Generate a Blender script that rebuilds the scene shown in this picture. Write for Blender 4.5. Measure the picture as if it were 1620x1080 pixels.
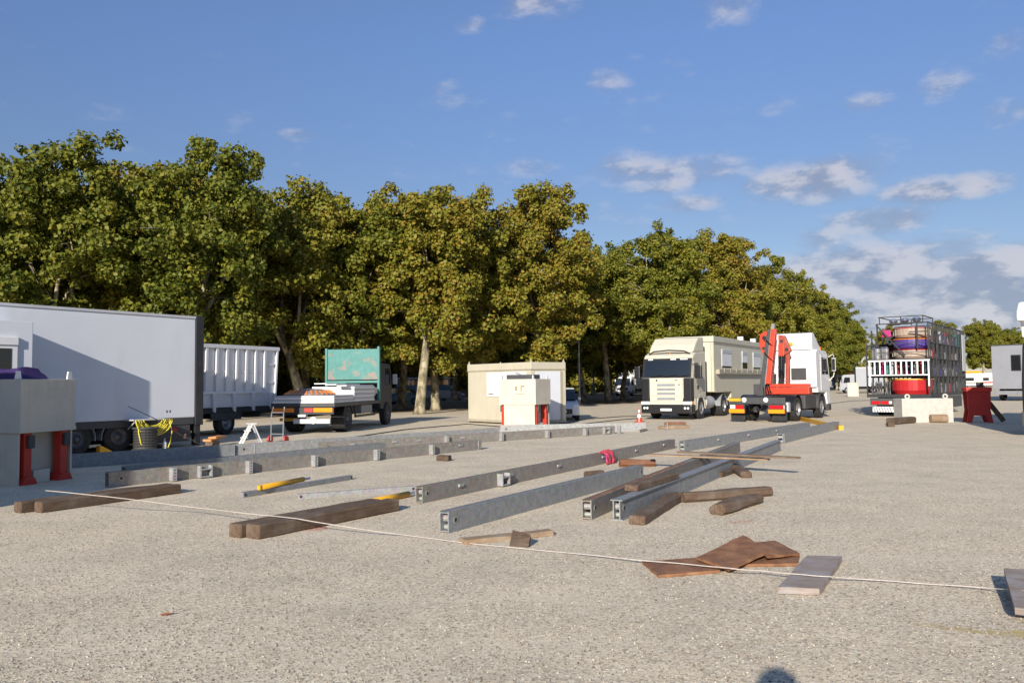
import bpy, bmesh, math, random
import numpy as np
from mathutils import Vector, Matrix, noise as mnoise
PI = math.pi; R = math.radians
for o in list(bpy.data.objects): bpy.data.objects.remove(o)
scene = bpy.context.scene
COL = scene.collection
random.seed(7)

# ------------------------------------------------------------------ camera
EYE = 1.75; FPX = 1300.0
PITCH = math.atan((607-540)/FPX); ROLL = R(-0.6)
CAMR = Matrix.Rotation(PI/2+PITCH, 3, 'X') @ Matrix.Rotation(ROLL, 3, 'Z')
cd = bpy.data.cameras.new('camera'); cam = bpy.data.objects.new('camera', cd); COL.objects.link(cam)
cd.sensor_fit = 'HORIZONTAL'; cd.sensor_width = 36; cd.lens = FPX/1620*36
cd.clip_start = 0.05; cd.clip_end = 3000
cam.matrix_world = Matrix.Translation((0, 0, EYE)) @ CAMR.to_4x4()
scene.camera = cam
scene.cycles.max_bounces = 6; scene.cycles.diffuse_bounces = 3; scene.cycles.glossy_bounces = 3; scene.cycles.transmission_bounces = 3
def ray(px, py): return CAMR @ Vector(((px-810)/FPX, -(py-540)/FPX, -1.0))
def G(px, py, z=0.0):
    "point of the yard at height z that is seen in this direction (used once, to survey the place)"
    d = ray(px, py); t = (z-EYE)/d.z
    return Vector((d.x*t, d.y*t, z))

# ------------------------------------------------------------------ sky and sun
SUN_AZ = R(16.9); SUN_EL = R(19.8)
world = bpy.data.worlds.new('World'); scene.world = world; world.use_nodes = True
wn = world.node_tree.nodes; wl = world.node_tree.links; wn.clear()
def N(t, **kw):
    n = wn.new(t)
    for k, v in kw.items(): setattr(n, k, v)
    return n
def M(op, a, b=None, c=None):
    n = N('ShaderNodeMath', operation=op)
    for i, x in enumerate((a, b, c)):
        if x is None: continue
        if isinstance(x, (int, float)): n.inputs[i].default_value = x
        else: wl.new(x, n.inputs[i])
    return n.outputs[0]
def SS(x, a, b):
    n = N('ShaderNodeMapRange', interpolation_type='SMOOTHSTEP'); wl.new(x, n.inputs[0])
    n.inputs[1].default_value = a; n.inputs[2].default_value = b
    return n.outputs[0]
sky = N('ShaderNodeTexSky', sky_type='NISHITA'); sky.sun_disc = False
sky.sun_elevation = SUN_EL; sky.sun_rotation = PI+SUN_AZ; sky.air_density = 0.85; sky.dust_density = 0.3; sky.ozone_density = 2.2
tc = N('ShaderNodeTexCoord'); sep = N('ShaderNodeSeparateXYZ'); wl.new(tc.outputs['Generated'], sep.inputs[0])
az = M('ARCTAN2', sep.outputs[0], sep.outputs[1]); el = M('ARCSINE', sep.outputs[2])
comb = N('ShaderNodeCombineXYZ'); wl.new(az, comb.inputs[0]); wl.new(M('MULTIPLY', el, 2.1), comb.inputs[1])
def NOI(scale, detail, rough, vec=None, dx=0.0):
    mp = N('ShaderNodeMapping'); wl.new(vec or comb.outputs[0], mp.inputs[0]); mp.inputs['Location'].default_value = (dx, dx*.7, 3.1)
    n = N('ShaderNodeTexNoise'); wl.new(mp.outputs[0], n.inputs['Vector'])
    n.inputs['Scale'].default_value = scale; n.inputs['Detail'].default_value = detail; n.inputs['Roughness'].default_value = rough
    return n.outputs['Fac']
# cloud groups of the sky: centre and half size (measured as directions), strength
cl = [(1420, 465, 330, 105, 1.6), (1640, 470, 330, 110, 1.6), (1060, 272, 170, 46, 1.0), (1290, 287, 150, 46, 1.0), (1385, 352, 110, 32, 1.05),
      (1455, 300, 80, 30, .9), (1545, 290, 70, 26, .8), (1085, 320, 80, 20, .75), (850, 0, 110, 40, .85), (1155, 8, 75, 38, .78),
      (705, 150, 85, 30, .66), (965, 130, 55, 26, .56), (1250, 172, 60, 30, .62), (1500, 138, 60, 30, .62), (1592, 75, 50, 30, .58), (1360, 160, 60, 26, .5),
      (743, 38, 34, 20, .55), (470, 214, 42, 14, .65), (1590, 180, 60, 26, .65), (840, 265, 70, 20, .7), (660, 115, 50, 18, .6), (1300, 380, 90, 30, .8)]
cov = None
for (px, py, hx, hy, w) in cl:
    d = ray(px, py).normalized(); a0 = math.atan2(d.x, d.y); e0 = math.asin(d.z)
    u = M('DIVIDE', M('SUBTRACT', az, a0), hx/FPX*.92); v = M('DIVIDE', M('SUBTRACT', el, e0), hy/FPX*.95)
    g = M('MULTIPLY', M('SUBTRACT', 1.0, M('MINIMUM', M('ADD', M('MULTIPLY', u, u), M('MULTIPLY', v, v)), 1.0)), w)
    cov = g if cov is None else M('MAXIMUM', cov, g)
# thin scattered cloud low down, the same all round the horizon
band = M('MULTIPLY', SS(el, .30, .02), .30)
cov = M('MAXIMUM', cov, band)
n1 = NOI(16, 7, .58); n2 = NOI(16, 7, .58, dx=.022); n3 = NOI(5, 3, .5)
dens = SS(M('ADD', M('ADD', cov, M('MULTIPLY', M('SUBTRACT', n1, .5), 2.0)), M('MULTIPLY', M('SUBTRACT', n3, .5), .7)), .15, 1.25)
dens = M('MULTIPLY', dens, .80)
lit = SS(M('SUBTRACT', n1, n2), -.10, .12)
cc = N('ShaderNodeMix', data_type='RGBA'); wl.new(lit, cc.inputs[0])
cc.inputs[6].default_value = (1.62, 1.88, 2.6, 1); cc.inputs[7].default_value = (3.5, 3.45, 3.8, 1)
er = N('ShaderNodeValToRGB'); wl.new(M('DIVIDE', el, 1.0), er.inputs[0]); ee = er.color_ramp.elements
for q in range(2): ee.new(.5)
for q, (p_, c_) in enumerate(((.03, (.52, .46, .46)), (.20, (.56, .535, .565)), (.40, (.71, .725, .84)), (.8, (.97, .97, 1.0)))): ee[q].position = p_; ee[q].color = (*c_, 1)
sm = N('ShaderNodeMix', data_type='RGBA', blend_type='MULTIPLY'); sm.inputs[0].default_value = 1; wl.new(sky.outputs[0], sm.inputs[6]); wl.new(er.outputs[0], sm.inputs[7])
mx = N('ShaderNodeMix', data_type='RGBA'); wl.new(dens, mx.inputs[0]); wl.new(sm.outputs[2], mx.inputs[6]); wl.new(cc.outputs[2], mx.inputs[7])
bg = N('ShaderNodeBackground'); wl.new(mx.outputs[2], bg.inputs[0]); bg.inputs[1].default_value = 0.108
wo = N('ShaderNodeOutputWorld'); wl.new(bg.outputs[0], wo.inputs[0])
sd = bpy.data.lights.new('sun', 'SUN'); sd.energy = 4.2; sd.angle = R(.53); sd.color = (1, .92, .80)
sun = bpy.data.objects.new('sun', sd); COL.objects.link(sun)
sun.rotation_euler = Vector((math.sin(SUN_AZ)*math.cos(SUN_EL), math.cos(SUN_AZ)*math.cos(SUN_EL), -math.sin(SUN_EL))).to_track_quat('-Z', 'Y').to_euler()
vs = scene.view_settings; vs.view_transform = 'Standard'; vs.look = 'None'; vs.exposure = 0.70; vs.gamma = 1; vs.use_curve_mapping = False

# ------------------------------------------------------------------ materials
MATS = {}
def newmat(name):
    m = bpy.data.materials.new(name); m.use_nodes = True; MATS[name] = m
    nt = m.node_tree; b = nt.nodes['Principled BSDF']
    return m, nt, b
def nd(nt, t, **kw):
    n = nt.nodes.new(t)
    for k, v in kw.items(): setattr(n, k, v)
    return n
def noise_node(nt, scale, detail=4, rough=.55, mapscale=None, coord='Object', kind='ShaderNodeTexNoise'):
    t = nd(nt, 'ShaderNodeTexCoord'); src = t.outputs[coord]
    if mapscale:
        mp = nd(nt, 'ShaderNodeMapping'); mp.inputs['Scale'].default_value = mapscale; nt.links.new(src, mp.inputs[0]); src = mp.outputs[0]
    n = nd(nt, kind); nt.links.new(src, n.inputs['Vector']); n.inputs['Scale'].default_value = scale
    if kind == 'ShaderNodeTexNoise': n.inputs['Detail'].default_value = detail; n.inputs['Roughness'].default_value = rough
    return n
def ramp(nt, fac, stops):
    r = nd(nt, 'ShaderNodeValToRGB'); nt.links.new(fac, r.inputs[0]); e = r.color_ramp.elements
    while len(e) < len(stops): e.new(.5)
    for i, (p, c) in enumerate(stops): e[i].position = p; e[i].color = (*c, 1)
    return r.outputs[0]
def mix(nt, fac, a, b, mode='MIX'):
    n = nd(nt, 'ShaderNodeMix', data_type='RGBA', blend_type=mode)
    for i, x in ((0, fac), (6, a), (7, b)):
        if isinstance(x, (int, float)): n.inputs[i].default_value = x
        elif isinstance(x, tuple): n.inputs[i].default_value = (*x, 1)
        else: nt.links.new(x, n.inputs[i])
    return n.outputs[2]
def bump(nt, b, h, strength=.3, dist=.01):
    n = nd(nt, 'ShaderNodeBump'); n.inputs['Strength'].default_value = strength; n.inputs['Distance'].default_value = dist
    nt.links.new(h, n.inputs['Height']); nt.links.new(n.outputs[0], b.inputs['Normal'])
def paint(name, col, rough=.45, var=.12, scale=2.0, dirt=.25, metal=0.0, dirtcol=(.12, .09, .06)):
    m, nt, b = newmat(name)
    c2 = tuple(x*(1-var) for x in col); c1 = tuple(min(.9, x*(1+var*.5)) for x in col)
    n = noise_node(nt, scale, 5); c = ramp(nt, n.outputs['Fac'], [(.3, c2), (.7, c1)])
    if dirt:
        d = noise_node(nt, scale*1.7, 8, .7, (1, 1, .45)); f = ramp(nt, d.outputs['Fac'], [(.52, (0, 0, 0)), (.80, (dirt,)*3)])
        c = mix(nt, f, c, dirtcol)
    nt.links.new(c, b.inputs['Base Color']); b.inputs['Roughness'].default_value = rough; b.inputs['Metallic'].default_value = metal
    return m
paint('white_paint', (.61, .635, .69), .35, .05, .6, .16)
paint('white_gloss', (.70, .70, .71), .25, .04, 1, .08)
paint('white_rail', (.78, .78, .76), .5, .05, 3, .2)
paint('cream', (.50, .465, .365), .45, .06, 1.2, .18)
paint('cream_dark', (.36, .33, .25), .5, .1, 3, .3)
paint('cream_truck', (.56, .525, .42), .35, .05, 1, .12)
paint('crate_cream', (.56, .52, .43), .55, .08, 2, .3)
paint('black_plastic', (.012, .012, .014), .35, .2, 3, .05)
paint('black_frame', (.02, .021, .024), .5, .2, 4, .2)
paint('dark_grey', (.05, .052, .056), .55, .2, 3, .3)
paint('chassis', (.03, .03, .032), .65, .25, 4, .4)
paint('mid_grey', (.22, .23, .25), .5, .15, 3, .25)
paint('light_grey', (.46, .47, .5), .45, .08, 2, .2)
paint('silver_body', (.25, .26, .29), .35, .06, 1, .2)
paint('red', (.50, .032, .018), .45, .12, 3, .2)
paint('red_orange', (.52, .048, .018), .42, .15, 3, .25)
paint('red_dark', (.42, .025, .02), .5, .15, 4, .25)
paint('red_shaded_dirty', (.34, .052, .03), .55, .3, 4, .5)  # crane red with shade painted in for knuckle and arm, plus dirt
paint('orange', (.75, .22, .02), .5, .1, 4, .1)
paint('yellow', (.62, .33, .015), .45, .08, 4, .15)
paint('yellow_hose', (.68, .58, .05), .5, .1, 4, .1)
paint('teal_plain', (.04, .20, .18), .5, .1, 3, .2)
paint('dark_green', (.015, .045, .04), .5, .2, 3, .3)
paint('purple', (.035, .015, .10), .75, .25, 5, .1)
paint('purple_tub', (.075, .045, .24), .4, .1, 4, .1)
paint('pink', (.42, .025, .15), .4, .1, 4, .1)
paint('tub_cream', (.38, .29, .23), .4, .1, 5, .25)
paint('tub_red', (.42, .018, .022), .3, .1, 4, .1)
paint('blue_car', (.05, .20, .34), .3, .1, 2, .1)
paint('white_car', (.66, .68, .74), .25, .04, 2, .1)
paint('concrete_white', (.46, .45, .41), .8, .12, 5, .35)
paint('rubber', (.018, .018, .019), .8, .3, 6, .35, dirtcol=(.16, .14, .11))
paint('rim', (.26, .26, .27), .4, .15, 8, .35, metal=.5)
paint('rim_dark', (.10, .10, .11), .5, .2, 8, .35)
paint('chrome', (.6, .6, .62), .2, .05, 5, .1, metal=.9)
paint('lens_red', (.5, .01, .015), .2, .1, 9, 0)
paint('lens_white', (.75, .75, .72), .15, .05, 9, 0)
paint('lens_orange', (.85, .28, .01), .25, .05, 9, 0)
paint('rope', (.50, .45, .41), .9, .2, 30, .2)
paint('strap_red', (.38, .035, .05), .8, .2, 12, .1)
paint('cable', (.03, .03, .03), .7, .2, 5, .2)
paint('foil', (.55, .56, .58), .35, .3, 6, .3, metal=.3)
paint('skin', (.45, .27, .19), .6, .05, 8, 0)
paint('cloth_dark', (.05, .06, .09), .9, .2, 8, 0)
paint('stencil', (.30, .22, .12), .8, .2, 20, .4)
paint('leaf_dry', (.42, .14, .04), .8, .3, 40, 0)
paint('sleeper_paint', (.70, .72, .76), .3, .04, 1, .1)
m, nt, b = newmat('glass'); b.inputs['Base Color'].default_value = (.012, .016, .02, 1); b.inputs['Roughness'].default_value = .06; b.inputs['Specular IOR Level'].default_value = .8
m, nt, b = newmat('amber'); b.inputs['Base Color'].default_value = (.8, .2, .02, 1); b.inputs['Roughness'].default_value = .2
m, nt, b = newmat('dark_pane'); b.inputs['Base Color'].default_value = (.012, .013, .015, 1); b.inputs['Roughness'].default_value = .35; b.inputs['Specular IOR Level'].default_value = .15
paint('van_grey', (.27, .285, .32), .4, .06, 1, .15)
# galvanised steel
def galv(name, base, stain):
    m, nt, b = newmat(name)
    n = noise_node(nt, 9, 6, .6, (1, 1, 1)); c = ramp(nt, n.outputs['Fac'], [(.3, tuple(x*.72 for x in base)), (.7, tuple(x*1.12 for x in base))])
    s = noise_node(nt, 3.0, 6, .65, (3, 3, .5)); f = ramp(nt, s.outputs['Fac'], [(.45, (0, 0, 0)), (.75, (.55,)*3)])
    c = mix(nt, f, c, stain)
    v = noise_node(nt, 45, kind='ShaderNodeTexVoronoi'); c = mix(nt, .16, c, v.outputs['Color'], 'OVERLAY')
    nt.links.new(c, b.inputs['Base Color']); b.inputs['Metallic'].default_value = .25; b.inputs['Roughness'].default_value = .55
    bump(nt, b, n.outputs['Fac'], .15, .01); return m
galv('galvanised', (.27, .285, .30), (.24, .21, .18))
galv('galvanised_pale', (.36, .365, .37), (.26, .235, .20))
galv('galvanised_rusty', (.27, .255, .235), (.20, .13, .08))
m, nt, b = newmat('rust')
n = noise_node(nt, 5, 8, .65); c = ramp(nt, n.outputs['Fac'], [(.28, (.10, .045, .022)), (.5, (.235, .105, .048)), (.72, (.36, .19, .095))])
s = noise_node(nt, 2.0, 6, .7, (1, 6, 1)); f = ramp(nt, s.outputs['Fac'], [(.5, (0, 0, 0)), (.7, (.7,)*3)]); c = mix(nt, f, c, (.20, .125, .085))
nt.links.new(c, b.inputs['Base Color']); b.inputs['Roughness'].default_value = .85; bump(nt, b, n.outputs['Fac'], .35, .012)
def wood(name, dark, light, grey):
    m, nt, b = newmat(name)
    n = noise_node(nt, 4, 8, .65, (.7, 9, 9)); c = ramp(nt, n.outputs['Fac'], [(.28, dark), (.55, tuple((a+q)/2 for a, q in zip(dark, light))), (.75, light)])
    s = noise_node(nt, 3.5, 6, .6); f = ramp(nt, s.outputs['Fac'], [(.45, (0, 0, 0)), (.7, (.8,)*3)]); c = mix(nt, f, c, grey)
    o = nd(nt, 'ShaderNodeObjectInfo'); hv = nd(nt, 'ShaderNodeHueSaturation'); nt.links.new(c, hv.inputs['Color'])
    mr = nd(nt, 'ShaderNodeMapRange'); nt.links.new(o.outputs['Random'], mr.inputs[0]); mr.inputs[3].default_value = .75; mr.inputs[4].default_value = 1.25
    nt.links.new(mr.outputs[0], hv.inputs['Value']); nt.links.new(hv.outputs[0], b.inputs['Base Color'])
    b.inputs['Roughness'].default_value = .9; bump(nt, b, n.outputs['Fac'], .6, .015)
wood('timber', (.045, .027, .017), (.165, .105, .066), (.15, .118, .09))
wood('timber_pale', (.15, .095, .055), (.36, .25, .16), (.30, .25, .19))
wood('timber_red', (.10, .04, .02), (.30, .13, .065), (.22, .12, .08))
wood('board_grey', (.16, .12, .10), (.34, .29, .26), (.30, .30, .32))
wood('plywood_orange', (.40, .16, .05), (.60, .30, .12), (.5, .27, .12))
# teal paint worn through to pink primer
m, nt, b = newmat('teal_worn')
n = noise_node(nt, 1.6, 9, .68, (1, 1, 1.4)); f = ramp(nt, n.outputs['Fac'], [(.545, (0, 0, 0)), (.60, (.8,)*3)])
n2 = noise_node(nt, 4, 5); c = ramp(nt, n2.outputs['Fac'], [(.3, (.05, .185, .168)), (.7, (.07, .235, .215))]); c = mix(nt, f, c, (.27, .18, .15))
nt.links.new(c, b.inputs['Base Color']); b.inputs['Roughness'].default_value = .6
# bark of the plane trees
m, nt, b = newmat('bark')
n = noise_node(nt, 3.2, 5, .6, (1, 1, .6)); c = ramp(nt, n.outputs['Fac'], [(.36, (.10, .085, .055)), (.47, (.19, .16, .10)), (.56, (.33, .29, .19)), (.68, (.42, .39, .28))])
n2 = noise_node(nt, 14, 5); c = mix(nt, .35, c, n2.outputs['Color'], 'OVERLAY')
nt.links.new(c, b.inputs['Base Color']); b.inputs['Roughness'].default_value = .9; bump(nt, b, n2.outputs['Fac'], .5, .03)
# leaves
def leafmat(name, shift=0.0):
    m, nt, b = newmat(name)
    g = nd(nt, 'ShaderNodeNewGeometry'); oi = nd(nt, 'ShaderNodeObjectInfo')
    cn = noise_node(nt, .5, 4, .6)
    a = nd(nt, 'ShaderNodeMath', operation='MULTIPLY_ADD'); nt.links.new(cn.outputs['Fac'], a.inputs[0]); a.inputs[1].default_value = .8; a.inputs[2].default_value = -.50+shift
    a2 = nd(nt, 'ShaderNodeMath', operation='ADD'); nt.links.new(a.outputs[0], a2.inputs[0]); lw = nd(nt, 'ShaderNodeMath', operation='MULTIPLY_ADD'); nt.links.new(g.outputs['Random Per Island'], lw.inputs[0]); lw.inputs[1].default_value = .62; lw.inputs[2].default_value = .16; nt.links.new(lw.outputs[0], a2.inputs[1])
    a3 = nd(nt, 'ShaderNodeMath', operation='MULTIPLY_ADD'); nt.links.new(oi.outputs['Random'], a3.inputs[0]); a3.inputs[1].default_value = .38; nt.links.new(a2.outputs[0], a3.inputs[2])
    c = ramp(nt, a3.outputs[0], [(.0, (.068, .098, .013)), (.35, (.130, .150, .017)), (.68, (.205, .198, .022)), (.92, (.27, .22, .026)), (1.0, (.28, .18, .027))])
    nt.links.new(c, b.inputs['Base Color']); b.inputs['Roughness'].default_value = .55; b.inputs['Specular IOR Level'].default_value = .3
    tr = nd(nt, 'ShaderNodeBsdfTranslucent'); nt.links.new(c, tr.inputs[0])
    ms = nd(nt, 'ShaderNodeMixShader'); ms.inputs[0].default_value = .28; nt.links.new(b.outputs[0], ms.inputs[1]); nt.links.new(tr.outputs[0], ms.inputs[2])
    nt.links.new(ms.outputs[0], nt.nodes['Material Output'].inputs[0])
leafmat('leaves', .02)
# gravel
m, nt, b = newmat('gravel')
v1 = noise_node(nt, 48, kind='ShaderNodeTexVoronoi'); v2 = noise_node(nt, 105, kind='ShaderNodeTexVoronoi')
sx = nd(nt, 'ShaderNodeSeparateColor'); nt.links.new(v1.outputs['Color'], sx.inputs[0])
c1 = ramp(nt, sx.outputs[0], [(.0, (.17, .135, .105)), (.14, (.38, .32, .26)), (.5, (.60, .525, .43)), (.85, (.70, .625, .52)), (1.0, (.88, .84, .76))])
sx2 = nd(nt, 'ShaderNodeSeparateColor'); nt.links.new(v2.outputs['Color'], sx2.inputs[0])
c2 = ramp(nt, sx2.outputs[1], [(.0, (.30, .25, .20)), (.5, (.61, .53, .43)), (1.0, (.74, .67, .57))])
c = mix(nt, .5, c1, c2)
big = noise_node(nt, .22, 6, .6); f = ramp(nt, big.outputs['Fac'], [(.40, (0, 0, 0)), (.66, (.6,)*3)]); c = mix(nt, f, c, mix(nt, .40, c, (.64, .57, .465)))
mid = noise_node(nt, 1.1, 5, .6); c = mix(nt, 1.0, c, ramp(nt, mid.outputs['Fac'], [(.3, (.97, .95, .875)), (.7, (1.19, 1.155, 1.045))]), 'MULTIPLY')
tk = noise_node(nt, .9, 5, .6, (.16, .75, 1)); c = mix(nt, 1.0, c, ramp(nt, tk.outputs['Fac'], [(.35, (.955, .955, .955)), (.5, (1, 1, 1)), (.68, (1.04, 1.035, 1.015))]), 'MULTIPLY')
sd_ = noise_node(nt, .55, 7, .68, (.45, 1.25, 1)); c = mix(nt, ramp(nt, sd_.outputs['Fac'], [(.50, (0, 0, 0)), (.66, (.62,)*3)]), c, (.70, .61, .475))
dk = noise_node(nt, 58, kind='ShaderNodeTexVoronoi'); sx3 = nd(nt, 'ShaderNodeSeparateColor'); nt.links.new(dk.outputs['Color'], sx3.inputs[0]); c = mix(nt, ramp(nt, sx3.outputs[2], [(.88, (0, 0, 0)), (.95, (.55,)*3)]), c, (.20, .165, .135))
nt.links.new(c, b.inputs['Base Color']); b.inputs['Roughness'].default_value = .95; b.inputs['Specular IOR Level'].default_value = .15
hm = nd(nt, 'ShaderNodeMath', operation='ADD'); nt.links.new(v1.outputs['Distance'], hm.inputs[0]); nt.links.new(v2.outputs['Distance'], hm.inputs[1])
bump(nt, b, hm.outputs[0], .30, .008)
m, nt, b = newmat('pebbles')
g = nd(nt, 'ShaderNodeNewGeometry'); c = ramp(nt, g.outputs['Random Per Island'], [(0, (.12, .10, .08)), (.35, (.27, .23, .19)), (.8, (.42, .37, .31)), (1, (.60, .57, .51))])
nt.links.new(c, b.inputs['Base Color']); b.inputs['Roughness'].default_value = .9
m, nt, b = newmat('grove_dirt')
n = noise_node(nt, 1.3, 8, .65); c = ramp(nt, n.outputs['Fac'], [(.3, (.14, .10, .065)), (.55, (.24, .17, .10)), (.75, (.30, .17, .07))])
nt.links.new(c, b.inputs['Base Color']); b.inputs['Roughness'].default_value = .95
def faint(name, col):
    m, nt, b = newmat(name)
    n = noise_node(nt, 22, 5, .7); n2 = noise_node(nt, 2.2, 4, .6)
    mm = nd(nt, 'ShaderNodeMath', operation='MULTIPLY'); nt.links.new(n.outputs['Fac'], mm.inputs[0]); nt.links.new(n2.outputs['Fac'], mm.inputs[1])
    f = ramp(nt, mm.outputs[0], [(.25, (0, 0, 0)), (.34, (.55,)*3)])
    t = nd(nt, 'ShaderNodeBsdfTransparent'); ms = nd(nt, 'ShaderNodeMixShader'); nt.links.new(f, ms.inputs[0]); nt.links.new(t.outputs[0], ms.inputs[1]); nt.links.new(b.outputs[0], ms.inputs[2])
    nt.links.new(ms.outputs[0], nt.nodes['Material Output'].inputs[0]); b.inputs['Base Color'].default_value = (*col, 1); b.inputs['Roughness'].default_value = .9
faint('chalk_yellow', (.62, .48, .14)); faint('chalk_red', (.62, .16, .13))

# ------------------------------------------------------------------ builders
class MB:
    def __init__(s): s.v = []; s.f = []
    def add(s, vs, fs):
        o = len(s.v); s.v += [tuple(v) for v in vs]; s.f += [tuple(i+o for i in f) for f in fs]; return s
    def bx(s, x0, x1, y0, y1, z0, z1):
        return s.add([(x0, y0, z0), (x1, y0, z0), (x1, y1, z0), (x0, y1, z0), (x0, y0, z1), (x1, y0, z1), (x1, y1, z1), (x0, y1, z1)],
                     [(3, 2, 1, 0), (4, 5, 6, 7), (0, 1, 5, 4), (1, 2, 6, 5), (2, 3, 7, 6), (3, 0, 4, 7)])
    def prism(s, poly, axis, a, b):
        "polygon extruded along an axis: y -> poly is (x,z); x -> (y,z); z -> (x,y)"
        n = len(poly); ar = sum(poly[i][0]*poly[(i+1) % n][1]-poly[(i+1) % n][0]*poly[i][1] for i in range(n))
        if ar < 0: poly = poly[::-1]
        P = {'y': lambda p, t: (p[0], t, p[1]), 'x': lambda p, t: (t, p[0], p[1]), 'z': lambda p, t: (p[0], p[1], t)}[axis]
        vs = [P(p, a) for p in poly]+[P(p, b) for p in poly]
        fs = [tuple(range(n))[::-1], tuple(range(n, 2*n))]+[(i, (i+1) % n, n+(i+1) % n, n+i) for i in range(n)]
        if axis == 'y': fs = [f[::-1] for f in fs]
        return s.add(vs, fs)
    def tube(s, pts, r, n=8, cap=True):
        pts = [Vector(p) for p in pts]; rs = r if isinstance(r, (list, tuple)) else [r]*len(pts)
        vs = []; fs = []; up = Vector((0, 0, 1))
        for i, p in enumerate(pts):
            t = (pts[min(i+1, len(pts)-1)]-pts[max(i-1, 0)]).normalized()
            a = t.cross(up if abs(t.z) < .95 else Vector((1, 0, 0))).normalized(); q = a.cross(t)
            for k in range(n):
                an = 2*PI*k/n; vs.append(p+(a*math.cos(an)+q*math.sin(an))*rs[i])
        for i in range(len(pts)-1):
            for k in range(n):
                k2 = (k+1) % n; fs.append((i*n+k, i*n+k2, (i+1)*n+k2, (i+1)*n+k))
        if cap: fs.append(tuple(range(n))[::-1]); fs.append(tuple(range((len(pts)-1)*n, len(pts)*n)))
        return s.add(vs, fs)
    def bar(s, p0, p1, w, h=None):
        "square bar between two points"
        h = h or w; p0 = Vector(p0); p1 = Vector(p1); t = (p1-p0).normalized()
        a = t.cross(Vector((0, 0, 1)) if abs(t.z) < .95 else Vector((1, 0, 0))).normalized()*(w/2); q = a.normalized().cross(t)*(h/2)
        vs = [p+x for p in (p0, p1) for x in (-a-q, a-q, a+q, -a+q)]
        return s.add(vs, [(0, 1, 2, 3)[::-1], (4, 5, 6, 7), (0, 1, 5, 4), (1, 2, 6, 5), (2, 3, 7, 6), (3, 0, 4, 7)])
    def lathe(s, prof, c, axis='z', n=24):
        "profile of (radius, offset along axis) turned about an axis through c"
        vs = []; fs = []; m = len(prof)
        for k in range(n):
            a = 2*PI*k/n; ca, sa = math.cos(a), math.sin(a)
            for (r, t) in prof:
                vs.append({'z': (c[0]+r*ca, c[1]+r*sa, c[2]+t), 'y': (c[0]+r*ca, c[1]+t, c[2]+r*sa), 'x': (c[0]+t, c[1]+r*ca, c[2]+r*sa)}[axis])
        for k in range(n):
            for i in range(m-1):
                a = k*m+i; q = ((k+1) % n)*m+i; fs.append((a, q, q+1, a+1))
        return s.add(vs, fs)
    def build(s, name, mat, parent=None, bevel=0, smooth=False, loc=None, kind=None, seg=2):
        me = bpy.data.meshes.new(name); me.from_pydata(s.v, [], s.f); me.update()
        if True:
            bm = bmesh.new(); bm.from_mesh(me)
            bmesh.ops.recalc_face_normals(bm, faces=bm.faces)
            if bevel:
                es = [e for e in bm.edges if len(e.link_faces) == 2 and e.calc_face_angle(0) > .5]
                bmesh.ops.bevel(bm, geom=es, offset=bevel, segments=seg, affect='EDGES', profile=.6, clamp_overlap=True)
            bm.to_mesh(me); bm.free()
        if smooth:
            for p in me.polygons: p.use_smooth = True
        me.materials.append(MATS[mat])
        o = bpy.data.objects.new(name, me); COL.objects.link(o)
        if parent: o.parent = parent
        if loc is not None: o.location = loc
        if kind: o['kind'] = kind
        return o
def box(name, mat, par, x0, x1, y0, y1, z0, z1, bevel=0, **k): return MB().bx(x0, x1, y0, y1, z0, z1).build(name, mat, par, bevel, **k)
def tag(o, label, cat, group=None):
    o['label'] = label; o['category'] = cat
    if group: o['group'] = group
    return o
def thing(name, label, cat, loc=(0, 0, 0), rz=0, group=None):
    o = bpy.data.objects.new(name, None); COL.objects.link(o); o.empty_display_size = .3
    o.location = loc; o.rotation_euler = (0, 0, rz); return tag(o, label, cat, group)
def vthing(name, label, cat, P, phi, lx=0, ly=0, group=None):
    "a thing whose local x points to compass angle phi (0 = +Y, clockwise), local point (lx,ly) standing at P"
    s, c = math.sin(R(phi)), math.cos(R(phi))
    x = P.x-(s*lx-c*ly); y = P.y-(c*lx+s*ly)
    return thing(name, label, cat, (x, y, 0), PI/2-R(phi), group)
def copy_tree(o, parent=None):
    c = o.copy(); COL.objects.link(c)
    if parent: c.parent = parent
    for ch in o.children: copy_tree(ch, c)
    return c

# ------------------------------------------------------------------ ground
me = bpy.data.meshes.new('ground'); S = 900
me.from_pydata([(-S, -S, 0), (S, -S, 0), (S, S, 0), (-S, S, 0)], [], [(0, 1, 2, 3)]); me.materials.append(MATS['gravel'])
gr = bpy.data.objects.new('ground', me); COL.objects.link(gr); gr['kind'] = 'structure'
FRONT = [(-44, 33), (-36, 36), (-29, 38.5), (-21.8, 40), (-15.6, 41.5), (-12.0, 47), (-5.6, 49.5), (2, 57), (12.6, 67), (21.5, 82), (32, 99), (45, 124), (60, 152), (78, 188)]
def grove_path(off):
    out = []
    for i, (x, y) in enumerate(FRONT):
        a = Vector(FRONT[max(i-1, 0)]); c = Vector(FRONT[min(i+1, len(FRONT)-1)]); t = (c-a).normalized(); out.append((x-t.y*off, y+t.x*off))
    return out
pa = grove_path(3.5); pb = grove_path(75)
me = bpy.data.meshes.new('grove_ground'); k = len(pa)
me.from_pydata([(x, y, .006) for x, y in pa+pb], [], [(i, i+1, k+i+1, k+i) for i in range(k-1)]); me.materials.append(MATS['grove_dirt'])
go = bpy.data.objects.new('grove_ground', me); COL.objects.link(go); go['kind'] = 'structure'
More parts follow.
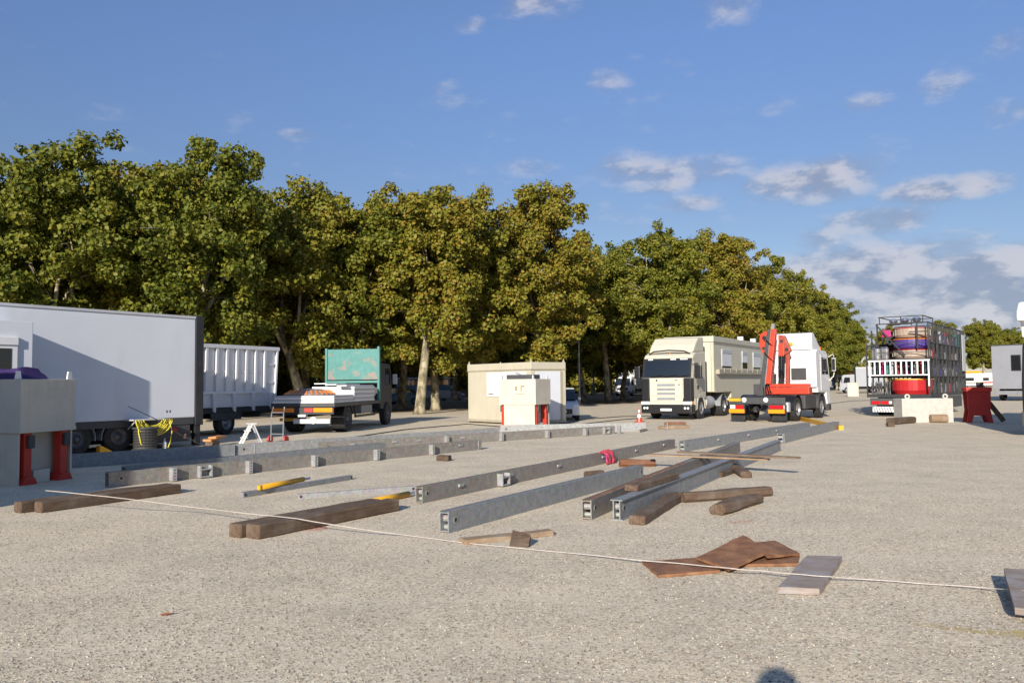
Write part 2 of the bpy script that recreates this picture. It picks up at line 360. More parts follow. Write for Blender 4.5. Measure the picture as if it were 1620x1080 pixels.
# loose stones lying on the yard in front
rng = np.random.default_rng(5)
def scatter_stones(n, y0, y1, smin, smax, name):
    y = y0*(y1/y0)**rng.random(n); x = (rng.random(n)*2-1)*(y*.66+.3); s = smin+(smax-smin)*rng.random(n)**2.2
    base = np.array([(1, 0, 0), (-1, 0, 0), (0, 1, 0), (0, -1, 0), (0, 0, .75), (0, 0, -.4)], float)
    v = base[None]*(1+.5*(rng.random((n, 6, 1))-.5)); a = rng.random(n)*6.283; ca, sa = np.cos(a), np.sin(a)
    vx = v[:, :, 0]*ca[:, None]-v[:, :, 1]*sa[:, None]*.75; vy = v[:, :, 0]*sa[:, None]+v[:, :, 1]*ca[:, None]*.75
    V = np.stack([vx*s[:, None]+x[:, None], vy*s[:, None]+y[:, None], v[:, :, 2]*s[:, None]+s[:, None]*.28], 2).reshape(-1, 3)
    F = np.array([(0, 2, 4), (2, 1, 4), (1, 3, 4), (3, 0, 4), (2, 0, 5), (1, 2, 5), (3, 1, 5), (0, 3, 5)])
    F = (F[None]+(np.arange(n)*6)[:, None, None]).reshape(-1, 3)
    me = bpy.data.meshes.new(name); me.vertices.add(len(V)); me.vertices.foreach_set('co', V.ravel())
    me.loops.add(F.size); me.loops.foreach_set('vertex_index', F.ravel().astype(np.int32)); me.polygons.add(len(F))
    me.polygons.foreach_set('loop_start', np.arange(0, F.size, 3, dtype=np.int32)); me.update(calc_edges=True)
    me.materials.append(MATS['pebbles']); o = bpy.data.objects.new(name, me); COL.objects.link(o); o['kind'] = 'stuff'
    return tag(o, 'loose pale pebbles strewn over the gravel yard', 'gravel')
scatter_stones(60000, 3.6, 13, .003, .011, 'loose_gravel')

# ------------------------------------------------------------------ trees
def np_mesh(name, V, F, mat):
    V = np.asarray(V, float); F = np.asarray(F, np.int32); kk = F.shape[1]
    me = bpy.data.meshes.new(name); me.vertices.add(len(V)); me.vertices.foreach_set('co', V.ravel())
    me.loops.add(F.size); me.loops.foreach_set('vertex_index', F.ravel()); me.polygons.add(len(F))
    me.polygons.foreach_set('loop_start', np.arange(0, F.size, kk, dtype=np.int32)); me.update(calc_edges=True)
    me.materials.append(MATS[mat]); return me
def unit(a): return a/np.maximum(np.linalg.norm(a, axis=-1, keepdims=True), 1e-6)
def leaves_mesh(name, rg, centers, radii, per, size):
    n = len(centers)*per; w = radii**1.8; idx = rg.choice(len(centers), n, p=w/w.sum()); C = centers[idx]; Rr = radii[idx]
    d = unit(rg.normal(size=C.shape)); rad = Rr*np.abs(.35+.62*rg.random(n)**.6+.16*rg.normal(size=n))
    P = C+d*rad[:, None]*np.array([1, 1, .8])
    nrm = unit(d*.9+rg.normal(size=C.shape)*.55+np.array([0, 0, .25]))
    t = unit(np.cross(nrm, rg.normal(size=C.shape))); bt = np.cross(nrm, t)
    s = size*(.6+.7*rg.random(len(C)))[:, None]
    fold = nrm*s*.16
    V = np.stack([P-t*s*.5, P-bt*s*.46+fold+t*s*.05, P+t*s*.55-fold*.6, P+bt*s*.46+fold+t*s*.05], 1).reshape(-1, 3)
    n = len(P); i = np.arange(n)[:, None]*4
    F = np.concatenate([i+np.array([0, 1, 2]), i+np.array([0, 2, 3])], 1).reshape(-1, 3)
    return np_mesh(name, V, F, 'leaves')
def make_tree(seed, H, Rc, fork, crown_base, lean, nlimb, nclump, per, size=.205):
    rd = random.Random(seed); rg = np.random.default_rng(seed)
    mb = MB(); top = Vector((lean[0], lean[1], fork)); r0 = .30
    k = [Vector((0, 0, -.05)), Vector((lean[0]*.06, lean[1]*.06, .35)), Vector((lean[0]*.35+rd.uniform(-.1, .1), lean[1]*.35, fork*.4)), Vector((lean[0]*.7, lean[1]*.7+rd.uniform(-.1, .1), fork*.75)), top]
    mb.tube(k, [r0*1.5, r0*1.08, r0*.92, r0*.85, r0*.8], 10)
    ends = []
    for i in range(nlimb):
        a = 2*PI*i/nlimb+rd.uniform(-.4, .4); out = rd.uniform(.30, .62)*Rc; hz = rd.uniform(.62, .84)*H
        st = top-Vector((0, 0, rd.uniform(0, fork*.12))); e = Vector((top.x*.6+math.cos(a)*out, top.y*.6+math.sin(a)*out, hz))
        pts = [st]
        for q in (.25, .5, .75, 1):
            p = st.lerp(e, q); p += Vector((math.cos(a), math.sin(a), 0))*math.sin(q*PI)*.12*out+Vector((rd.uniform(-.25, .25), rd.uniform(-.25, .25), 0)); pts.append(p)
        r = r0*rd.uniform(.42, .6); mb.tube(pts, [r, r*.8, r*.6, r*.38, r*.15], 7)
        for j in range(5):
            q = pts[rd.choice([1, 2, 2, 3, 3])]; b2 = a+rd.uniform(-1.3, 1.3); L = rd.uniform(1.0, .4*Rc+.8)
            e2 = q+Vector((math.cos(b2)*L, math.sin(b2)*L, rd.uniform(-.3, 1.6)))
            mid = q.lerp(e2, .5)+Vector((rd.uniform(-.2, .2), rd.uniform(-.2, .2), rd.uniform(0, .4)))
            mb.tube([q, mid, e2], [r*.36, r*.24, .02], 5); ends.append(e2)
        ends.append(pts[-1]); ends.append(pts[3])
    cz = (H+crown_base)/2; hz = (H-crown_base)/2; lobes = []
    for i in range(15):   # billows of the crown, from low skirts to the top
        f = (i+.5)/15; zz = cz+hz*(-.80+1.52*f); a = i*2.4+rd.uniform(-.3, .3); e = math.sqrt(max(.04, 1-((zz-cz)/hz)**2))
        q = rd.uniform(.42, .70)*e*Rc*(1.15 if f < .5 else 1.0); lobes.append((np.array([top.x*.6+math.cos(a)*q, top.y*.6+math.sin(a)*q, zz]), Rc*rd.uniform(.34, .50)*(.80+.25*e)))
    lobes.append((np.array([top.x*.5, top.y*.5, H-1.9]), 1.5)); lobes.append((np.array([top.x*.5, top.y*.5, cz]), Rc*.6))
    cs = []; lw_ = np.array([r*r for _, r in lobes]); lw_ /= lw_.sum()
    while len(cs) < nclump:
        c0, r = lobes[rg.choice(len(lobes), p=lw_)]; d = rg.normal(size=3); d /= np.linalg.norm(d)
        p = c0+d*r*np.array([1, 1, .85])*rg.random()**.4
        if crown_base-.4 < p[2] < H: cs.append(p)
    for e in ends:
        if e.z < H*.85: cs.append(np.array(e))
    cs = np.array(cs); rad = .28+.62*rg.random(len(cs))**1.3
    return mb, leaves_mesh('crown', rg, cs, rad, per, size)
TREES = []
specs = [(11, 14.6, 4.2, 4.6, 2.9, (.5, .2), 5, 262, 150), (12, 15.2, 4.6, 5.2, 3.2, (-.4, .1), 5, 280, 150), (13, 13.6, 3.9, 4.2, 2.6, (.9, 0), 4, 245, 150),
         (14, 16.0, 4.8, 5.5, 3.2, (.2, -.4), 6, 288, 150), (15, 14.2, 4.4, 3.6, 2.4, (-.7, .3), 4, 262, 150), (16, 15.6, 4.0, 5.0, 2.8, (.7, .4), 5, 253, 150)]
for sp in specs:
    mb, lv = make_tree(*sp)
    t = bpy.data.objects.new('plane_tree', None); tr = mb.build('trunk', 'bark', t, smooth=True)
    cr = bpy.data.objects.new('crown', lv); cr.parent = t; COL.objects.unlink(tr); TREES.append((t, tr, cr))
def plant(i, x, y, sc, rz, label, group=None, zs=1.0):
    t, tr, cr = TREES[i]; c = t.copy(); COL.objects.link(c); c.location = (x, y, 0); c.rotation_euler = (0, 0, rz); c.scale = (sc, sc, sc*zs)
    for p in (tr, cr): q = p.copy(); COL.objects.link(q); q.parent = c
    return tag(c, label, 'tree', group)
FL = [('plane tree at the near end of the front row, beyond the slide-out room', 0, .95), ('plane tree beyond the slide-out room, next but one to the row end', 1, .95), ('plane tree standing over the slide-out window of the white box trailer', 2, 1.0),
      ('plane tree whose pale trunk shows above the white box trailer roof', 0, 1.01), ('tall open plane tree above the black end of the white box trailer', 5, .95),
      ('forked pale plane tree behind the white skip and flatbed lorry', 4, 1.0), ('leaning plane tree with pale trunk foot beside the teal headboard lorry', 0, 1.01),
      ('broad dense plane tree directly behind the cream site cabin', 3, 1.02), ('dense olive plane tree just behind the cream lorry cab', 1, .98),
      ('plane tree behind the cream living trailer with shuttered windows', 3, 1.08), ('plane tree behind the white crane lorry cab', 5, 1.13),
      ('smaller looking plane tree beyond the crane lorry, towards the box van', 1, 1.08), ('distant plane tree behind the grey box van', 3, 1.08), ('last plane tree of the row, behind the cage lorry', 0, 1.1)]
rt = random.Random(3)
KEEP_CLEAR = [(-10, 76, 7), (15, 105, 8), (5, 66, 3)]
for (x, y), (lab, i, sc) in zip(FRONT, FL): plant(i, x, y, sc, rt.uniform(0, 6.28), lab)
plant(1, 8.7, 75, 1.0, 1.0, 'plane tree filling the gap between the site cabin tree and the cream lorry tree')
plant(0, -1.7, 54.5, 1.02, 2.2, 'plane tree close behind the site cabin, next to the broad dense one')
plant(2, -8.9, 50.5, .99, 4.0, 'lower plane tree between the forked pale tree and the leaning one')
# in-between crowns of the front row
for j in range(len(FRONT)-1):
    (x0, y0), (x1, y1) = FRONT[j], FRONT[j+1]; L = math.hypot(x1-x0, y1-y0); nn = max(1, int(L/8.5)); t = Vector((x1-x0, y1-y0)).normalized()
    for q in range(1, nn+1):
        f = (q-.35)/(nn+.3); off = 5.0 if nn == 1 else rt.uniform(0, 4)
        x = x0+(x1-x0)*f-t.y*off; y = y0+(y1-y0)*f+t.x*off
        if any(math.hypot(x-a, y-c) < r for a, c, r in KEEP_CLEAR): continue
        plant(rt.randrange(6), x, y, rt.uniform(.90, 1.02), rt.uniform(0, 6.28), 'plane tree standing between two trees of the front row', 'plane trees set between the front row')
for row in range(1, 5):
    pth = grove_path(8.5*row+1.5)
    for j in range(len(pth)-1):
        (x0, y0), (x1, y1) = pth[j], pth[j+1]; L = math.hypot(x1-x0, y1-y0); nn = max(1, round(L/8.0))
        if row > 3 and j > 8: continue
        for q in range(nn):
            f = (q+.5*(row % 2))/nn; x = x0+(x1-x0)*f+rt.uniform(-1, 1); y = y0+(y1-y0)*f+rt.uniform(-1, 1)
            if any(math.hypot(x-a, y-c) < r for a, c, r in KEEP_CLEAR): continue
            plant(rt.randrange(6), x, y, rt.uniform(.88, 1.0), rt.uniform(0, 6.28), 'plane tree deep in the shaded grove behind the front row', 'plane trees in the rows behind')
for j in range(13):
    x = 92+j*7.5; y = 205+rt.uniform(-5, 6)-j*2.0
    plant(rt.randrange(6), x, y, rt.uniform(1.02, 1.14), rt.uniform(0, 6.28), 'far plane tree in the line closing the yard behind the caravans', 'far line of plane trees')
    plant(rt.randrange(6), x+4, y+8, rt.uniform(1.0, 1.1), rt.uniform(0, 6.28), 'far plane tree in the line closing the yard behind the caravans', 'far line of plane trees')
# undergrowth closing the back of the grove
rg = np.random.default_rng(99); cs = []
for off in (40, 46, 52):
    pth = grove_path(off)
    for (x0, y0), (x1, y1) in zip(pth[:-1], pth[1:]):
        L = math.hypot(x1-x0, y1-y0)
        for q in range(int(L*3.2)):
            f = rg.random(); cs.append((x0+(x1-x0)*f+rg.normal()*1.5, y0+(y1-y0)*f+rg.normal()*1.5, .3+rg.random()**1.5*6.5))
cs = np.array(cs); lm = leaves_mesh('far_undergrowth', rg, cs, .9+.8*rg.random(len(cs)), 30, .95)
uo = bpy.data.objects.new('far_undergrowth', lm); COL.objects.link(uo); uo['kind'] = 'stuff'; tag(uo, 'dark undergrowth closing the back of the plane grove', 'undergrowth')

# ------------------------------------------------------------------ vehicle parts
def wheel(par, x, y, r, w, side, rim='rim', n=22):
    prof = [(r*.56, -w*.44), (r*.64, -w*.5), (r*.92, -w*.5), (r, -w*.38), (r, w*.38), (r*.92, w*.5), (r*.64, w*.5), (r*.56, w*.44)]
    t = MB().lathe(prof, (x, y, r), 'y', n).build('wheel', 'rubber', par)
    s = side*w*.5
    mb = MB().lathe([(r*.58, s*1.0), (r*.56, s*.85), (r*.50, s*.45), (r*.36, s*.35), (r*.30, s*.6), (r*.17, s*.7), (r*.15, s*.95), (.001, s*.97)], (x, y, r), 'y', n)
    for k in range(8):
        a = 2*PI*k/8; mb.lathe([(.02, s*.75), (.02, s*.62), (.001, s*.62)], (x+math.cos(a)*r*.24, y, r+math.sin(a)*r*.24), 'y', 6)
    mb.build('rim', rim, t, smooth=True); return t
def arc_fender(par, x, y0, y1, r, mat, a0=0, a1=180, th=.03, cz=None, name='mudguard'):
    cz = r*.86 if cz is None else cz; n = 14
    outer = [(x+math.cos(R(a0+(a1-a0)*i/n))*r, cz+math.sin(R(a0+(a1-a0)*i/n))*r) for i in range(n+1)]
    inner = [(x+math.cos(R(a0+(a1-a0)*i/n))*(r-th), cz+math.sin(R(a0+(a1-a0)*i/n))*(r-th)) for i in range(n+1)]
    mb = MB()
    for i in range(n): mb.prism([outer[i], outer[i+1], inner[i+1], inner[i]], 'y', y0, y1)
    return mb.build(name, mat, par)
def rails(par, x0, x1, z0, z1, mat='chassis', yy=.42, w=.09, crosses=6, name='chassis'):
    mb = MB().bx(x0, x1, -yy-w/2, -yy+w/2, z0, z1).bx(x0, x1, yy-w/2, yy+w/2, z0, z1)
    for i in range(crosses):
        x = x0+(x1-x0)*(i+.5)/crosses; mb.bx(x-.05, x+.05, -yy+w/2, yy-w/2, z0+.03, z1-.03)
    return mb.build(name, mat, par)
def sheet(name, mat, par, quad, th, side):
    "thin plate: quad of 4 points (x,z) set on the plane y with thickness th towards side"
    y, pts = quad; return MB().prism(pts, 'y', min(y, y+side*th), max(y, y+side*th)).build(name, mat, par)

# ------------------------------------------------------------------ white box trailer with slide-out room
A0 = G(320, 704)
ta = vthing('box_trailer', 'long white box trailer with black rear post and windowed slide-out room', 'trailer', A0, 33.2)
box('body', 'white_paint', ta, -13.4, -.27, 0, 2.5, .86, 3.80, .02)
box('roof_edge', 'light_grey', ta, -13.42, -.27, -.025, 2.53, 3.80, 3.875, .01)
box('corner_post', 'black_frame', ta, -.27, 0, -.04, 2.54, .62, 3.90, .02)
box('corner_post', 'black_frame', ta, -.24, -.06, .02, .2, .02, .62, .01)
box('side_rail', 'dark_grey', ta, -13.3, -.3, .01, .10, .66, .86); box('side_rail', 'dark_grey', ta, -13.3, -.3, 2.40, 2.49, .66, .86)
rl = rails(ta, -13, -.4, .62, .86); rl.location.y = 1.25
x57 = -5.55
so = box('slide_out', 'white_paint', ta, x57-5.2, x57, -1.12, -.001, 1.28, 3.36, .015)
box('window_frame', 'white_gloss', so, x57-1.82, x57-.36, -1.17, -1.121, 1.80, 2.98, .012)
for x0, x1 in ((x57-1.72, x57-1.12), (x57-1.06, x57-.50)): box('pane', 'glass', so, x0, x1, -1.176, -1.171, 1.90, 2.70)
box('shutter_box', 'white_gloss', so, x57-1.82, x57-.36, -1.20, -1.171, 2.78, 2.97, .01)
for x in (-5.0, -3.85, -2.7):
    for y, s in ((.18, -1), (2.32, 1)): wheel(ta, x+.05, y, .41, .3, s, 'rim_dark')
    arc_fender(ta, x+.05, .02, .34, .50, 'mid_grey', cz=.41, a0=-8, a1=188, th=.02)
box('far_light_block', 'chassis', ta, -12.5, -.35, 2.30, 2.36, .08, .62); box('spare_box', 'chassis', ta, -2.1, -.35, 1.0, 2.2, .12, .62); box('axle_beam', 'chassis', ta, -5.4, -2.3, .4, 2.1, .35, .6)  # far panel added to keep light from showing under the trailer
sb = box('storage_box', 'dark_grey', ta, -1.75, -.40, .03, .9, .16, .655, .015)
box('marker_lamp', 'lens_red', sb, -1.02, -.85, .015, .03, .47, .56)
box('latch', 'chrome', sb, -.62, -.55, .01, .03, .25, .38)
box('storage_box', 'chassis', ta, -8.0, -6.3, .4, 1.6, .2, .65, .015)
box('hose_shelf', 'light_grey', ta, -2.5, -1.55, -.42, .0, .84, .88, .008)
for x in (-2.4, -1.65): MB().bar((x, -.38, .84), (x, -.003, .60), .025).build('shelf_bracket', 'light_grey', ta)
mb = MB()
for i, (px0, pz0) in enumerate(((.13, .53), (.12, .87))): mb.bx(-1.22+.10*i, -1.18+.10*i, -.004, 0, 1.02, 1.09)
mb.build('small_lettering', 'dark_grey', ta)
M_A = Matrix.Translation(ta.location) @ Matrix.Rotation(ta.rotation_euler.z, 4, 'Z')
def A_pt(x, y, z): return M_A @ Vector((x, y, z))
# yellow hose coil and the black drum under the shelf
hc = thing('hose_coil', 'coil of yellow hose hanging from the grey shelf of the white box trailer', 'hose', A_pt(-1.95, -.46, .04), ta.rotation_euler.z)
rr = random.Random(4)
for i in range(7):
    a = .22+.035*i; mb = MB(); pts = []
    for k in range(15):
        an = PI+PI*k/14; pts.append((math.cos(an)*a*1.3, rr.uniform(-.03, .03)-.012*i, .82+math.sin(an)*a*(.9+.12*i/3)*.9))
    mb.tube(pts, .017, 6).build('hose_loop', 'yellow_hose', hc, smooth=True)
MB().tube([(-.42, -.05, .8), (-.46, -.06, .5), (-.40, -.08, .18), (-.25, -.1, .03)], .016, 6).build('hose_end', 'yellow_hose', hc, smooth=True)
MB().tube([(.48, -.05, .78), (.56, -.06, .45), (.5, -.08, .15), (.42, -.1, .02)], .016, 6).build('hose_end', 'yellow_hose', hc, smooth=True)
dr = thing('cable_drum', 'dark cable drum standing under the yellow hose coil', 'drum', A_pt(-2.1, -.36, 0), ta.rotation_euler.z)
MB().lathe([(.001, 0), (.34, 0), (.36, .04), (.30, .08), (.30, .58), (.36, .62), (.34, .66), (.001, .66)], (0, 0, 0), 'z', 20).build('drum', 'dark_grey', dr)
for i in range(6): MB().lathe([(.302, .12+i*.075), (.325, .15+i*.075), (.302, .18+i*.075)], (0, 0, 0), 'z', 20).build('cable_turn', 'cable', dr)
bt = thing('bottle', 'pale plastic bottle on the ground beside the dark cable drum', 'bottle', A_pt(-1.6, -.5, 0))
MB().lathe([(.001, 0), (.05, 0), (.055, .02), (.055, .2), (.02, .26), (.018, .3), (.001, .3)], (0, 0, 0), 'z', 12).build('body', 'white_gloss', bt, smooth=True)
MB().lathe([(.02, .301), (.02, .325), (.001, .325)], (0, 0, 0), 'z', 10).build('cap', 'light_grey', bt)
pr = [A_pt(-2.6, -.3, 1.25), A_pt(-1.9, -.43, .90), A_pt(-1.2, -.6, .42), A_pt(-.5, -.9, .01)]
tag(MB().tube([p-pr[0] for p in pr], .012, 5).build('support_cable', 'cable', loc=pr[0]), 'thin dark cable slanting from the grey shelf down to the ground', 'cable')
ch = tag(MB().prism([(0, 0), (.34, 0), (.34, .05), (.06, .2), (0, .2)], 'y', 0, .2).build('wheel_chock', 'yellow', loc=A_pt(-3.25, -.1, 0), bevel=.01), 'yellow wheel chock by the white box trailer wheels', 'chock'); ch.rotation_euler.z = ta.rotation_euler.z

# trailer standing out of the picture on the left: it throws the shade over the crate
tb = thing('box_trailer', 'closed grey box trailer parked beside the shaded cream crate', 'trailer', (-9.0, 8.3, 0), R(180-14))
box('body', 'silver_body', tb, 0, 11.5, 0, 2.5, .95, 4.45, .02); box('side_skirt', 'dark_grey', tb, .2, 11.4, .05, 2.45, .2, .95)
for x in (1.2, 2.5, 9.5): wheel(tb, x, -.02+.12, .48, .3, -1); wheel(tb, x, 2.4, .48, .3, 1)

# ------------------------------------------------------------------ counterweight crates on red jacks
def crate(name, label, P, phi, shade=False):
    t = vthing(name, label, 'crate', P, phi, group=None)
    up = box('upper_block', 'crate_cream', t, 0, 1.31, 0, 1.6, .98, 1.93, .012)
    box('lower_edge', 'crate_cream', up, -.008, 1.318, -.008, 1.608, .945, 1.02, .008)
    box('lower_block', 'crate_cream', t, .02, 1.29, .30, 1.40, .0, .944, .01)
    box('side_plate', 'crate_cream', t, .02, .06, .06, .299, .0, .944); box('side_plate', 'crate_cream', t, 1.25, 1.29, .06, .299, 0, .944)
    for y in (.14, 1.50):
        for x in (.24, 1.08):
            lg = MB().bx(x-.085, x+.085, y-.085, y+.085, .10, .944).build('jack_leg', 'red', t, .012)
            MB().prism([(x-.17, .0), (x+.17, .0), (x+.1, .13), (x-.1, .13)], 'y', y-.15, y+.15).build('jack_foot', 'red', lg, .01)
            MB().bx(x-.05, x+.09, y-(.16 if y < 1 else -.09), y+(-.09 if y < 1 else .16), .66, .90).build('motor_box', 'dark_grey', lg, .02)
    box('foot_box', 'crate_cream', t, .42, .80, .1, .299, .0, .24, .01)
    for x, y in ((.05, .12), (1.26, .12), (.05, 1.48), (1.26, 1.48)):
        MB().prism([(x-.07, 1.93), (x+.07, 1.93), (x+.045, 2.08), (x-.045, 2.08)], 'y', y-.015, y+.015).build('lifting_eye', 'white_rail', t, .01)
    return t
k1 = crate('jack_crate', 'cream steel crate on red jacks in shade with purple tarpaulin on top', G(30, 769), 14.7)
k2 = crate('jack_crate', 'sunlit cream crate on red jacks in front of the cream site cabin', G(848, 679.5), 28.5)
# stencilled marks on the front of the sunlit crate
mk = MB().bx(-.006, -.002, .80, .88, 1.48, 1.66).build('stencil_mark', 'stencil', k2)
MB().bx(-.006, -.002, .60, .64, 1.46, 1.68).bx(-.006, -.002, .48, .595, 1.63, 1.68).build('stencil_mark', 'stencil', k2)
MB().bx(-.006, -.002, .46, .92, 1.34, 1.36).build('stencil_mark', 'stencil', k2)
# tarpaulin on the shaded crate, machine on the other
def lump(name, mat, par_m, nx, ny, fn, loc, rz):
    mb = MB(); vs = []; fs = []
    for i in range(nx):
        for j in range(ny): vs.append(fn(i/(nx-1), j/(ny-1)))
    for i in range(nx-1):
        for j in range(ny-1): a = i*ny+j; fs.append((a, a+ny, a+ny+1, a+1))
    mb.add(vs, fs); o = mb.build(name, mat, smooth=False, loc=loc); o.rotation_euler.z = rz; return o
def tarp(u, v):
    x = .1+.72*u; y = .12+1.4*v; e = min(1, 7*min(u, 1-u), 7*min(v, 1-v))
    return (x, y, .004+e*(.18+.08*mnoise.noise((u*3, v*5, 2))+.05*math.sin(v*9)*(1-u)))
o = lump('tarpaulin', 'purple', None, 12, 16, tarp, Vector(k1.location)+Vector((0, 0, 1.93)), k1.rotation_euler.z)
tag(o, 'crumpled purple tarpaulin lying on the shaded cream crate', 'tarpaulin')
gm = thing('motor_unit', 'dark motor unit lying on top of the sunlit cream crate', 'motor', Vector(k2.location)+Vector((0, 0, 1.932)), k2.rotation_euler.z)
box('housing', 'dark_grey', gm, .15, .8, .2, 1.35, 0, .17, .03); MB().tube([(.1, .7, .2), (.3, 1.0, .24), (.5, .9, .2)], .04, 6).build('duct', 'light_grey', gm)

# ------------------------------------------------------------------ cream site cabin
sc = vthing('site_cabin', 'cream portable site cabin with flat roof and white door', 'cabin', G(841, 673), 52)
box('wall', 'cream', sc, 0, 1.9, 0, 4.6, .16, 2.36, .01)
box('roof', 'cream', sc, -.03, 1.93, -.03, 4.63, 2.36, 2.66, .03); box('roof_trim', 'cream_dark', sc, -.036, 1.936, -.036, 4.636, 2.33, 2.37)
box('base_frame', 'cream_dark', sc, -.02, 1.92, -.02, 4.62, .06, .16)
for x in (.1, 1.8):
    for y in (.12, 4.48): box('foot', 'dark_grey', sc, x-.1, x+.1, y-.1, y+.1, 0, .06)
for x, y in ((.03, .03), (1.85, .03), (.03, 4.55), (1.85, 4.55)): MB().prism([(x-.06, 2.66), (x+.06, 2.66), (x, 2.80)], 'y', y-.015, y+.015).build('lifting_eye', 'cream', sc)
pn = box('window_panel', 'white_gloss', sc, -.04, -.001, .35, 3.1, 1.2, 2.26, .01); box('handle_slot', 'dark_grey', pn, -.046, -.0405, 2.6, 2.95, 1.30, 1.34)
dp = box('door', 'white_paint', sc, .25, 1.6, -.03, -.001, .2, 2.26, .01); box('door_frame', 'cream_dark', dp, 1.6, 1.72, -.045, -.001, .17, 2.28); box('handle', 'chrome', dp, .36, .48, -.06, -.03, 1.15, 1.18)
box('corner_post', 'cream', sc, 1.74, 1.915, -.02, .08, .16, 2.33)

# ------------------------------------------------------------------ cream tractor lorry and living trailer
C0 = G(1096, 664.5)
tr = vthing('tractor_lorry', 'cream tractor lorry with black windscreen surround coupled to a cream living trailer', 'lorry', C0, 210.7, 0, 1.24)
cab = MB().prism([(-.03, .98), (-.03, 1.95), (-.26, 2.86), (-.42, 3.02), (-.75, 3.14), (-2.2, 3.2), (-2.2, .98)], 'y', -1.2, 1.2).build('cab', 'cream_truck', tr, .06, seg=3)
def slope(x0, z0, x1, z1, off, th):
    d = Vector((x1-x0, z1-z0)).normalized(); n = Vector((d.y, -d.x))
    if n.x < 0: n = -n
    a = Vector((x0, z0))+n*off; c = Vector((x1, z1))+n*off
    return [tuple(a), tuple(c), tuple(c+n*th), tuple(a+n*th)]
ws = MB().prism(slope(-.03, 1.95, -.262, 2.86, .004, .018), 'y', -1.19, 1.19).build('windscreen_surround', 'black_plastic', cab)
gv = []; gf = []
for k in range(13):
    y = -1.08+2.16*k/12; bl = .024+.06*(1-(y/1.08)**2); gv += [(-.05+bl, y, 2.03), (-.13+bl*1.15, y, 2.38), (-.24+bl, y, 2.76)]
for k in range(12): gf += [(k*3, k*3+3, k*3+4, k*3+1), (k*3+1, k*3+4, k*3+5, k*3+2)]
gv += [(-.02, -1.08, 2.03), (-.02, 1.08, 2.03), (-.22, 1.08, 2.76), (-.22, -1.08, 2.76)]
MB().add(gv, gf).build('windscreen', 'glass', ws, smooth=True)
for y0, y1 in ((-.95, -.72), (.15, .42), (.62, .98)): MB().prism(slope(-.243, 2.785, -.256, 2.835, .024, .008), 'y', y0, y1).build('marker_strip', 'lens_white', ws)
for y in (-.75, -.1, .55): MB().bar((.05, y, 2.0), (.05, y+.62, 2.10), .02).build('wiper', 'black_plastic', ws)
gp = box('grille_panel', 'cream_truck', tr, -.05, .045, -.80, .80, .86, 1.95, .02)
for y in (-.8, 0, .8): MB().lathe([(.03, 0), (.035, .03), (.02, .05), (.001, .055)], (-.6, y, 3.1), 'z', 10).build('roof_marker', 'lens_orange', cab)
box('panel_gap', 'dark_grey', gp, .046, .049, -.78, .78, 1.098, 1.106); box('panel_gap', 'dark_grey', gp, .046, .049, -.78, .78, 1.742, 1.75)
for z in (1.62, 1.42, 1.22, .98): box('grille_slot', 'mid_grey', gp, .046, .054, -.44, .44, z-.055, z+.055)
box('badge', 'black_plastic', gp, .046, .056, -.49, -.41, 1.80, 1.88, .01); box('badge', 'dark_grey', gp, .046, .052, .44, .56, 1.82, 1.86); box('badge', 'dark_grey', gp, .046, .052, .60, .67, 1.60, 1.66)
for s in (-1, 1):
    y0, y1 = sorted((s*.83, s*1.225))
    MB().prism([(-.35, .86), (.03, .86), (.03, 1.94), (-.35, 1.94)], 'y', y0, y1).build('corner_deflector', 'black_plastic', tr, .05, seg=3)
    box('headlight', 'lens_white', tr, -.3, .065, min(s*.80, s*1.23), max(s*.80, s*1.23), .71, .855, .02)
    box('indicator', 'lens_orange', tr, -.2, .05, min(s*1.232, s*1.245), max(s*1.232, s*1.245), .73, .83)
    for q in (.92, 1.06): MB().lathe([(.055, 0), (.055, .02), (.001, .025)], (.085, s*q, .55), 'x', 12).build('fog_lamp', 'lens_white', tr)
bp = box('bumper', 'black_plastic', tr, -.5, .085, -1.23, 1.23, .30, .705, .05); box('number_plate', 'lens_white', bp, .086, .094, -.27, .27, .42, .53)
box('step_panel', 'cream_truck', tr, -.05, .06, -.79, .79, .715, .855, .015)
dfl = MB().prism([(-.62, 3.13), (-.98, 3.52), (-1.45, 3.86), (-2.3, 3.93), (-2.3, 3.2), (-.9, 3.15)], 'y', -1.1, 1.1).build('roof_deflector', 'cream_truck', tr, .10, seg=3)
MB().tube([(-.5, -1.0, 3.08), (-.42, -.75, 3.2), (-.40, 0, 3.25), (-.42, .75, 3.2), (-.5, 1.0, 3.08)], .035, 8).build('sun_visor_bar', 'black_frame', tr)
